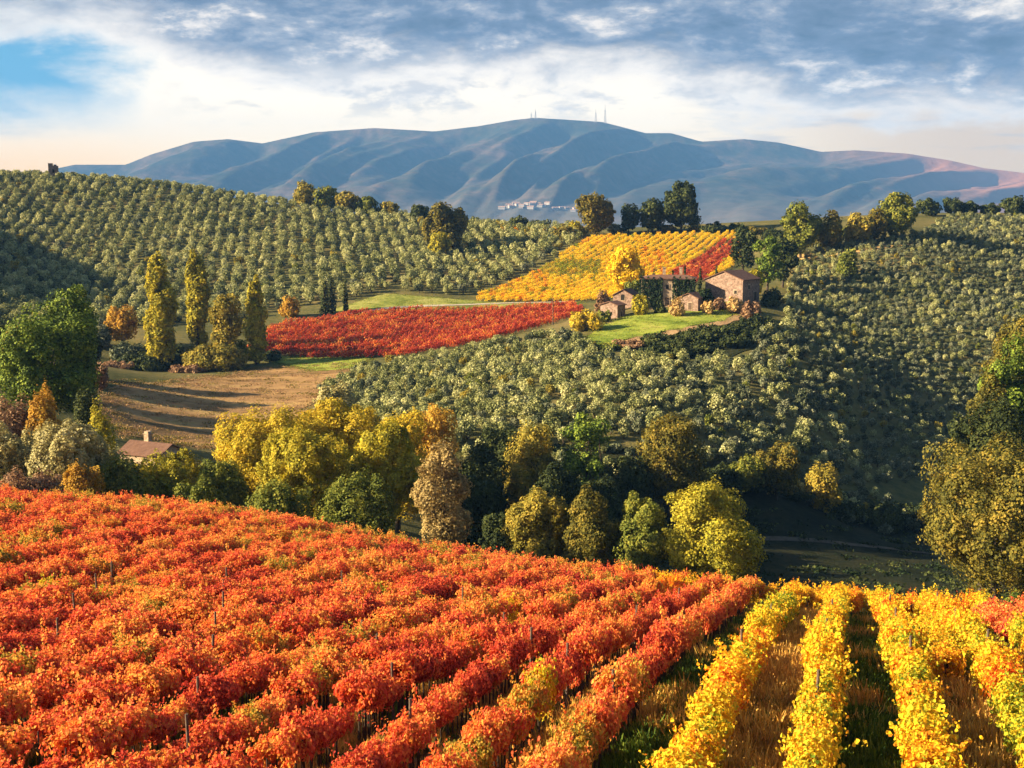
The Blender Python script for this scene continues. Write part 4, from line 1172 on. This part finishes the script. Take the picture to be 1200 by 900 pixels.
def groves():
    rng = np.random.default_rng(11)
    A = [olive_variant(40 + i, 'olive') for i in range(6)]
    B = [olive_variant(60 + i, 'oliveb', 3.4, 3.7) for i in range(6)]
    Cv = [olive_variant(80 + i, 'olivey' if i else 'green', 3.6, 3.5) for i in range(3)]
    pts, scl, idx, zone = [], [], [], []
    for poly, sx, sy, an, jit, smin, smax, b, zn in [(LEFT_POLY, 5.0, 3.9, R(9.5), .6, .72, 1.22, 0, 'left'), (SPUR_POLY, 3.1, 3.1, R(30), .7, .50, .92, 0, 'spur'), (RIGHT_POLY, 2.8, 3.2, R(28), .4, .44, .72, 1, 'right')]:
        q = grid_pts(poly, sx, sy, an, jit, rng)
        if zn == 'spur':
            q = q[rng.random(len(q)) < .94]
            pp = np.array([hit(684, 404), hit(700, 383), hit(780, 362), hit(870, 350), hit(895, 372), hit(888, 410), hit(860, 422), hit(760, 424), hit(715, 418)])
            q = q[~inside(q, pp)]
        if zn == 'left':
            q = q[rng.random(len(q)) < .94]
        for k in KEEP_OUT:
            q = q[np.hypot(q[:, 0] - k[0], q[:, 1] - k[1]) > 8]
        pts.append(q); scl.append(rng.uniform(smin, smax, len(q))); zone += [zn] * len(q)
        pu, _pv = px_of(q[:, 0], q[:, 1], Hh(q[:, 0], q[:, 1]))
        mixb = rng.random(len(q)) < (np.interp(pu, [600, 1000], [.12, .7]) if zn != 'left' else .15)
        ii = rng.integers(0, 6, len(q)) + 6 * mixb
        odd = rng.random(len(q)) < .035; ii[odd] = 12 + rng.integers(0, 3, odd.sum())
        idx.append(ii)
    q = np.concatenate(pts); s = np.concatenate(scl); ix = np.concatenate(idx); zone = np.array(zone)
    z = Hh(q[:, 0], q[:, 1])
    u, v = px_of(q[:, 0], q[:, 1], z + 2)
    vis = (u > 5) & (u < 1195) & (v > 0) & (v < 900) & seen(q[:, 0], q[:, 1], z + 2.5 * s)
    size = np.where(vis, s / q[:, 1], 0)
    # behind the big near trees nothing of an olive shows
    for px, py, w, h in [(1165, 600, 95, 95), (1180, 450, 45, 80), (400, 560, 120, 80), (640, 570, 90, 60), (786, 540, 45, 60), (833, 620, 62, 56), (900, 565, 60, 40), (690, 540, 60, 60)]:
        size[(np.abs(u - px) < w) & (np.abs(v - py) < h)] = 0
    pick = np.argsort(-size)[:300]; pick = pick[size[pick] > 0]
    rot = rng.uniform(0, 6.28, len(q))
    protos = {}
    M = A + B + Cv
    for i in pick:
        k = int(ix[i])
        if k not in protos:
            root = empty('olive_tree', (0, 0, 0))
            obj('crown', M[k][0], root); obj('trunk', M[k][1], root)
            protos[k] = root; o = root
        else:
            o = copy_tree(protos[k])
        o.location = (q[i, 0], q[i, 1], z[i] - .05); o.rotation_euler.z = rot[i]; o.scale = (s[i],) * 3
        sz = 'small' if s[i] < .62 else 'full-crowned' if s[i] > .79 else 'medium'
        tone = 'fresh green' if k == 12 else 'bronze-green' if k > 12 else 'dark grey-green' if k >= 6 else 'silvery green'
        if u[i] < 470: where = 'on the foot of the spur behind the yellow trees'
        elif u[i] < 570: where = 'on the lower spur above the bare buff tree'
        elif u[i] < 650: where = 'on the spur above the dark gully trees'
        elif u[i] < 730: where = 'on the spur above the bright gully pine'
        elif u[i] < 820: where = 'on the slope under the lawn bank'
        elif u[i] < 900: where = 'on the slope right of the tall bronze tree'
        elif u[i] < 1000: where = 'on the shaded slope above the valley edge trees'
        else: where = 'on the shaded slope left of the huge bronze tree'
        if v[i] < 470 and u[i] < 820: where = where.replace('on the', 'high on the')
        tag(o, f'{sz} {tone} olive tree {where}', 'olive tree', 'olive trees on the farm spur')
    rest = np.ones(len(q), bool); rest[pick] = False
    keepz = rest
    variants = []
    for m in M:
        variants.append(bpy.data.objects.new('olive_grove_tree', m[2]))
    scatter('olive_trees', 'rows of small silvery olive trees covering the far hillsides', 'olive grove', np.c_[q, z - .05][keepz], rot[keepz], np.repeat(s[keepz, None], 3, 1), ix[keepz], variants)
    print('olives', len(q), 'picked', len(pick))


groves()


# ------------------------------------------------------------------ vineyards
def vine_variant(seed, leaf, wide, n=470, size=.14, ln=1.15, top=1.95, bot=.72, tmpl=LEAF8, trunks=1):
    rng = np.random.default_rng(seed)
    cr = MB()
    x = rng.uniform(-ln * .56, ln * .56, n)
    a = rng.uniform(0, 6.28, n)
    lump = 1 + .20 * np.sin(x * 5.5 + seed) + .16 * np.sin(a * 3 + x * 4 + 2 * seed)
    r = np.clip(1 - np.abs(rng.normal(0, .26, n)), .2, 1) * lump
    cz, hz = (top + bot) / 2, (top - bot) / 2
    p = np.c_[x, np.cos(a) * wide * r, cz + np.sin(a) * hz * r]
    nr = np.c_[rng.normal(0, .3, n), np.cos(a), np.sin(a) * .9 + .15]
    k = int(n * .20)
    cards(cr, p, nr + sphere(rng, n) * .65, size * rng.uniform(.7, 1.3, n), rng, tmpl)
    # shoots standing above and arching out of the canopy
    for j in range(10):
        b0 = np.array([rng.uniform(-ln * .5, ln * .5), rng.normal(0, wide * .5), top - .30])
        t = b0 + np.array([rng.normal(0, .14), rng.normal(0, .30), rng.uniform(.25, .75)])
        m = max(5, k // 10)
        tt = rng.random(m)[:, None]
        q = b0 + (t - b0) * tt + rng.normal(0, .06, (m, 3))
        cards(cr, q, sphere(rng, m) + (0, 0, .4), size * rng.uniform(.55, 1.05, m), rng, tmpl)
    tr = MB()
    for j in range(trunks):
        xo = (j - (trunks - 1) / 2) * ln / trunks
        b = np.array([xo + rng.normal(0, .05), rng.normal(0, .03), -.15])
        h = np.array([b[0] + rng.normal(0, .07), rng.normal(0, .05), bot + .12])
        tr.tube([b, (b + h) / 2 + rng.normal(0, .03, 3), h], [.06, .045, .04], 6)
        for s in (-1, 1):
            tr.tube([h, h + (s * .25, 0, .14), h + (s * .5 * ln / trunks, rng.normal(0, .04), .16)], [.035, .026, .018], 5)
            tr.tube([h + (s * .3, 0, .15), h + (s * .3 + rng.normal(0, .05), rng.normal(0, .1), .75)], [.014, .007], 4)
        tr.tube([(xo + .45, .02, -.1), (xo + .45, .02, bot + .5)], [.028, .026], 5)
    both = MB(); both.v, both.f, both.r, both.mi, both.n = list(cr.v), list(cr.f), list(cr.r), list(cr.mi), cr.n
    both.add(np.concatenate(tr.v), tr.f, tr.r, 1)
    return cr.mesh('foliage', LM[leaf]), tr.mesh('trunk', VBARK), both.mesh('vines', [LM[leaf], VBARK])


ORD = ('first second third fourth fifth sixth seventh eighth ninth tenth eleventh twelfth thirteenth fourteenth fifteenth sixteenth seventeenth eighteenth nineteenth twentieth').split()


def near_vineyard():
    rng = np.random.default_rng(21)
    kinds = ['red', 'orange', 'tinged', 'yellow', 'golden', 'lime']
    V = {}
    for i, k in enumerate(kinds):
        rd = i < 3
        V[k] = [vine_variant(200 + 10 * i + j, k, 0.80 if rd else .54, 1250 if rd else 950, size=.10 if rd else .10, top=1.82 if rd else 1.70, bot=1.08 if rd else .62, trunks=2) for j in range(4)]
    items = []
    ybase = -0.85
    rows = [('y', i, ybase + 2.72 * i) for i in range(-1, 22)] + [('r', i, -6.6 - 2.55 * i) for i in range(0, 38)]
    for rc, ri, v in rows:
        for u in np.arange(18, 130, 1.12):
            uu = u + rng.normal(0, .05); vv = v + rng.normal(0, .05) + .12 * math.sin(u * .21 + ri)
            x, y = uv(uu, vv)
            if y < 19: continue
            px, py = px_of(x, y, H1(x, y) + 1)
            if y > np.interp(px, BROW_PX, BROW_D) + 3: continue
            if px < -260 or px > 1480 or py > 1250: continue
            if rng.random() < .045: continue
            c = rc
            nz = math.sin(x * .31 + 1.3) * math.sin(y * .23 + .4) + .5 * math.sin(x * .9 + y * .6)
            if rc == 'r':
                w = rng.random() + .28 * nz
                far = max(0.0, (y - 60) / 60)
                w += .25 * far
                if px > 760 and y > 76: k = 'golden' if rng.random() < .7 else 'orange'
                else: k = 'red' if w < .30 else 'orange' if w < .88 else 'tinged'
                if rng.random() < .012: k = 'lime'
            else:
                if px > 1168 and y > 56 and v > 5: k = 'red' if rng.random() < .3 else 'orange'
                elif px < 905 and y > 58 and v < -2 and rng.random() < .5: k = 'red' if px < 875 else 'golden'
                else:
                    w = rng.random() + .25 * nz
                    k = 'lime' if w < .36 else 'yellow' if w < .72 else 'golden'
            items.append((x, y, rc, ri, k, int(rng.integers(0, 4)), rng.uniform(.76, 1.22), HEAD, px, py))
    for px0, px1, back, prob in [(690, 1150, 1.0, 1.0), (760, 1150, 3.0, .5)]:
        a, b = np.array(W(px0, np.interp(px0, BROW_PX, BROW_D) - back)), np.array(W(px1, np.interp(px1, BROW_PX, BROW_D) - back))
        m = int(np.linalg.norm(b - a) / 1.05)
        for t in range(m):
            q = a + (b - a) * t / m; pxm = px0 + (px1 - px0) * t / m
            q[1] = np.interp(pxm, BROW_PX, BROW_D) - back; q[0] = W(pxm, q[1])[0]
            if rng.random() < prob:
                items.append((q[0], q[1], 'y', 30, 'golden' if rng.random() < .3 else 'yellow', int(rng.integers(0, 4)), rng.uniform(.9, 1.15), HEAD, pxm, 690))
    for v in (1.9 + 1.36, 4.6 + 1.36):
        for u in np.arange(44, 62, 1.12):
            x, y = uv(u, v + rng.normal(0, .1))
            pxm, pym = px_of(x, y, H1(x, y) + 1)
            if pxm < 1140 and y < np.interp(pxm, BROW_PX, BROW_D): items.append((x, y, 'y', 31, 'yellow' if rng.random() < .8 else 'golden', int(rng.integers(0, 4)), rng.uniform(.8, 1.0), HEAD, pxm, pym))
    X = np.array([(i[0], i[1]) for i in items]); Z = Hh(X[:, 0], X[:, 1])
    px = np.array([i[8] for i in items]); py = np.array([i[9] for i in items])
    infr = (px > -12) & (px < 1212) & (py < 915) & seen(X[:, 0], X[:, 1], Z + 1.7)
    isred = np.array([i[4] in ('red', 'orange', 'tinged') for i in items])
    picked = np.zeros(len(items), bool)
    c = np.nonzero(infr)[0]; picked[c[np.argsort(X[c, 1])][:300]] = True
    protos = {}
    def narrow(rc, ri): return min(1.0, .62 + .055 * max(0, ri - 1)) if rc == 'r' else .92
    def stretch(y): return 'near end' if y < 36 else 'middle stretch' if y < 52 else 'far end'
    look = {'red': 'crimson', 'orange': 'orange-red', 'tinged': 'yellow-tinged orange', 'yellow': 'bright yellow', 'golden': 'golden orange', 'lime': 'green-tinged yellow'}
    for i in np.nonzero(picked)[0]:
        x, y, rc, ri, k, j, s, rz, _, _ = items[i]
        key = (k, j)
        if key not in protos:
            root = empty('grapevine', (0, 0, 0)); obj('foliage', V[k][j][0], root); obj('trunk', V[k][j][1], root)
            protos[key] = root; o = root
        else: o = copy_tree(protos[key])
        o.location = (x, y, Z[i] - .03); o.rotation_euler.z = math.pi / 2 - HEAD + (math.pi if (i * 7) % 3 == 0 else 0); o.scale = (1, s * narrow(rc, ri), s)
        if rc == 'r': where = f'of the {ORD[min(ri, 19)]} red row from the grassy gap'
        else: where = f'of the {ORD[min(ri + 1, 19)]} yellow row from the grassy gap'
        tag(o, f'{look[k]} grapevine at the {stretch(y)} {where}', 'grapevine', 'red grapevines on the near slope' if isred[i] else 'yellow grapevines on the near slope')
    rest = ~picked
    for sel, nm, lab in ((rest & isred, 'red_vines', 'mass of red and orange vine rows running over the brow of the near slope'), (rest & ~isred, 'yellow_vines', 'mass of yellow vine rows running over the brow at the right')):
        ids = np.nonzero(sel)[0]
        ks = ['red', 'orange', 'tinged'] if nm[0] == 'r' else ['yellow', 'golden', 'lime']
        variants = [bpy.data.objects.new('vine_plant', V[k][j][2]) for k in ks for j in range(4)]
        idx = [ks.index(items[i][4]) * 4 + items[i][5] for i in ids]
        sc = np.array([(1, items[i][6] * narrow(items[i][2], items[i][3]), items[i][6]) for i in ids])
        scatter(nm, lab, 'vines', np.c_[X[ids], Z[ids] - .03], np.full(len(ids), math.pi / 2 - HEAD) + np.pi * ((ids * 7) % 3 == 0), sc, idx, variants)
    # trellis posts
    mb = MB(); mb.tube([(0, 0, -.3), (0, 0, 2.25)], [.05, .045], 7)
    pm = mb.mesh('trellis_post', POSTW); first = True
    for rc, ri, v in rows:
        for u in np.arange(22 + (ri * 5 % 13), 100, 13.44):
            x, y = uv(u, v)
            a, b = px_of(x, y, H1(x, y) + 1.9)
            if not (5 < a < 1195 and b < 895 and y > 24) or y > min(70, np.interp(a, BROW_PX, BROW_D)): continue
            o = obj('trellis_post', pm); o.location = (x, y, H1(x, y)); o.rotation_euler = (rng.normal(0, .03), rng.normal(0, .03), 0)
            o.scale = (1, 1, rng.uniform(.95, 1.08))
            if rc == 'r': where = f'of the {ORD[min(ri, 19)]} red row from the grassy gap'
            else: where = f'of the {ORD[min(ri + 1, 19)]} yellow row from the grassy gap'
            tag(o, f'wooden post at the {stretch(y)} {where}', 'post', 'trellis posts in the near vineyard')
    print('vines', len(items), 'things', picked.sum())
    # grass between the rows
    gm = []
    for j, (lf, hgt) in enumerate([('dry', .46), ('dry', .32), ('grass', .32), ('grass', .22)]):
        r2 = np.random.default_rng(300 + j); b = MB(); k = 60
        p = np.c_[r2.normal(0, .20, k), r2.normal(0, .20, k), np.zeros(k)]
        ang = r2.uniform(0, 6.28, k); h = hgt * r2.uniform(.6, 1.3, k); tilt = r2.uniform(.1, .9, k)
        wv = .03
        v0 = p + np.c_[np.cos(ang) * wv, np.sin(ang) * wv, 0 * ang]; v1 = p - np.c_[np.cos(ang) * wv, np.sin(ang) * wv, 0 * ang]
        tip = p + np.c_[-np.sin(ang) * tilt * h, np.cos(ang) * tilt * h, h]
        t0 = tip + np.c_[np.cos(ang) * .012, np.sin(ang) * .012, 0 * ang]
        vv = np.stack([v0, v1, tip, t0], 1).reshape(-1, 3)
        b.quads(vv, np.arange(4 * k).reshape(-1, 4), r2.random(k))
        gm.append(b.mesh('tuft', LF[lf]))
    pts, ix = [], []
    allv = sorted(r[2] for r in rows)
    for a, b in zip(allv[:-1], allv[1:]):
        mid, hw = (a + b) / 2, (b - a) / 2 - .25
        if mid < -5.5: dry = .72 if mid > -12 else .5
        elif mid < -4.5: dry = .12
        elif mid < -1.5: dry = .96
        elif mid < 1.5: dry = .05
        elif mid < 4: dry = .85
        else: dry = .5
        for _ in range(1500 if mid > -22 else 500):
            u = 20 + 75 * rng.random() ** 1.6; v = mid + rng.uniform(-hw, hw)
            x, y = uv(u, v)
            if y > np.interp(px_of(x, y, H1(x, y))[0], BROW_PX, BROW_D): continue
            pts.append((x, y, H1(x, y) + .02)); ix.append(int(rng.integers(0, 2)) + (0 if rng.random() < dry + .25 * math.sin(u * .5 + v) else 2))
    pts = np.array(pts)
    scatter('grass', 'tufts of dry orange and green grass between the near vine rows', 'grass', pts, rng.uniform(0, 6.28, len(pts)), np.repeat(rng.uniform(.7, 1.5, (len(pts), 1)) * np.where((pts[:, 0] * VD[0] + pts[:, 1] * VD[1])[:, None] < -6, .6, 1.0), 3, 1), ix, [bpy.data.objects.new('tuft', m) for m in gm])


def tufts(seed, leaf, h, k=34, spread=.75):
    r = np.random.default_rng(seed); b = MB()
    p = np.c_[r.normal(0, spread, k), r.normal(0, spread, k), np.zeros(k)]
    cards(b, p + (0, 0, h * .35), sphere(r, k) + (0, 0, .3), h * r.uniform(.6, 1.3, k), r)
    return b.mesh('tuft', LF[leaf])


def meadow_cover():
    rng = np.random.default_rng(77)
    for name, label, cat, where, n, grow, leaves, h in [('stubble', 'stubble and weed tufts over the brown field and its ragged margins', 'stubble', ['stubble_field'], 1500, 5.0, ['brown', 'stubble', 'stubble', 'bronze'], .20),
                                                  ('meadow_grass', 'rough tufts round the edges of the farm lawn and the grass terrace', 'grass', ['lawn', 'grass_terrace', 'grass_strip'], 1300, 2.2, ['turf', 'green', 'turf'], .18),
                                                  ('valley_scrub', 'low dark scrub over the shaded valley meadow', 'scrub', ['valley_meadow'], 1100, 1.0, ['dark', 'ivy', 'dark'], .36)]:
        V = [bpy.data.objects.new('tuft', tufts(500 + i, lf, h)) for i, lf in enumerate(leaves)]
        pts = []
        for w in where:
            a = AREAS[w]; m = n // len(where)
            i = rng.integers(0, len(a), m // 2)
            pts.append(a[i] + rng.normal(0, grow * .4, (m // 2, 2)))           # the ragged margin
            q = rng.uniform(a.min(0), a.max(0), (m * 2, 2)); pts.append(q[inside(q, a)][:m // 2])
        q = np.concatenate(pts)
        sc = np.repeat(rng.uniform(.4, 1.3, (len(q), 1)), 3, 1)
        scatter(name, label, cat, np.c_[q, Hh(q[:, 0], q[:, 1]) + .12], rng.uniform(0, 6.28, len(q)), sc, rng.integers(0, len(V), len(q)), V)


near_vineyard()
meadow_cover()


def far_vineyards():
    rng = np.random.default_rng(31)
    F = {k: [vine_variant(400 + 10 * i + j, k, .50, 100, .30, 2.2, 1.8, .5, LEAF4, 2) for j in range(3)] for i, k in enumerate(['crimson', 'orange', 'lemon', 'golden', 'lime'])}
    def field(name, label, poly, head, space, pickk, step=2.0):
        c, s = math.cos(head), math.sin(head)            # row direction
        poly = np.asarray(poly); ctr = poly.mean(0); rad = np.linalg.norm(poly - ctr, axis=1).max()
        gu, gv = np.meshgrid(np.arange(-rad, rad, step), np.arange(-rad, rad, space))
        q = np.c_[gu.ravel() * c - gv.ravel() * s, gu.ravel() * s + gv.ravel() * c] + ctr + rng.normal(0, .12, (gu.size, 2))
        q = q[inside(q, poly)]
        z = Hh(q[:, 0], q[:, 1])
        u, v = px_of(q[:, 0], q[:, 1], z + 1)
        ks = ['crimson', 'orange', 'lemon', 'golden', 'lime']
        kk = [pickk(a, b, x, y) for a, b, x, y in zip(u, v, q[:, 0], q[:, 1])]
        idx = [ks.index(k) * 3 + int(rng.integers(0, 3)) for k in kk]
        sc = np.repeat(rng.uniform(.8, 1.15, (len(q), 1)), 3, 1)
        scatter(name, label, 'vines', np.c_[q, z], np.full(len(q), head), sc, idx, [bpy.data.objects.new('vine_plant', F[k][j][2]) for k in ks for j in range(3)])
    red = [W(284, 338), W(318, 372), W(420, 392), W(480, 392), W(675, 386), W(680, 352), W(560, 312), W(470, 312), W(440, 318), W(400, 322)]
    field('red_vineyard', 'field of red vines on the terrace beyond the olive spur', red, R(32), 3.0,
          lambda u, v, x, y: 'orange' if rng.random() < (.22 + .4 * (math.sin(x * .11) * math.sin(y * .17) > .5)) else 'crimson')
    yel = [W(548, 408), W(692, 502), W(862, 500), W(868, 455), W(850, 430), W(800, 404), W(700, 402)]
    def py_(u, v, x, y):
        ws = (x - 50) * .55 + (y - 440) * -.25            # across the red strip
        if u > 705 + (352 - v) * 0.0 and red_strip(u, v): return 'crimson' if rng.random() < .8 else 'orange'
        if u < 640 and v > 318 and rng.random() < .25 or v < 285 and u < 720 and rng.random() < .4: return 'golden'
        if 735 < u < 800 and 290 < v < 330 and rng.random() < .4: return 'golden'
        if 630 < u < 705 and 305 < v < 322: return 'lime'
        return 'lemon' if rng.random() < .9 else 'lime'
    def red_strip(u, v):                                  # a block of red rows at the right
        return 780 + (325 - v) * 1.55 < u < 832 + (322 - v) * 1.10 and v > 280
    field('yellow_vineyard', 'field of yellow vines with a red strip behind the farm', yel, math.atan2(hit(853, 282)[1] - hit(789, 323)[1], hit(853, 282)[0] - hit(789, 323)[0]), 2.9, py_)
    top = [W(585, 555), W(690, 520), W(690, 535), W(590, 570)]
    field('golden_vineyard', 'thin strip of golden vines on the skyline left of the bronze tree', top, R(20), 2.6, lambda u, v, x, y: 'golden' if rng.random() < .6 else 'lemon')


far_vineyards()
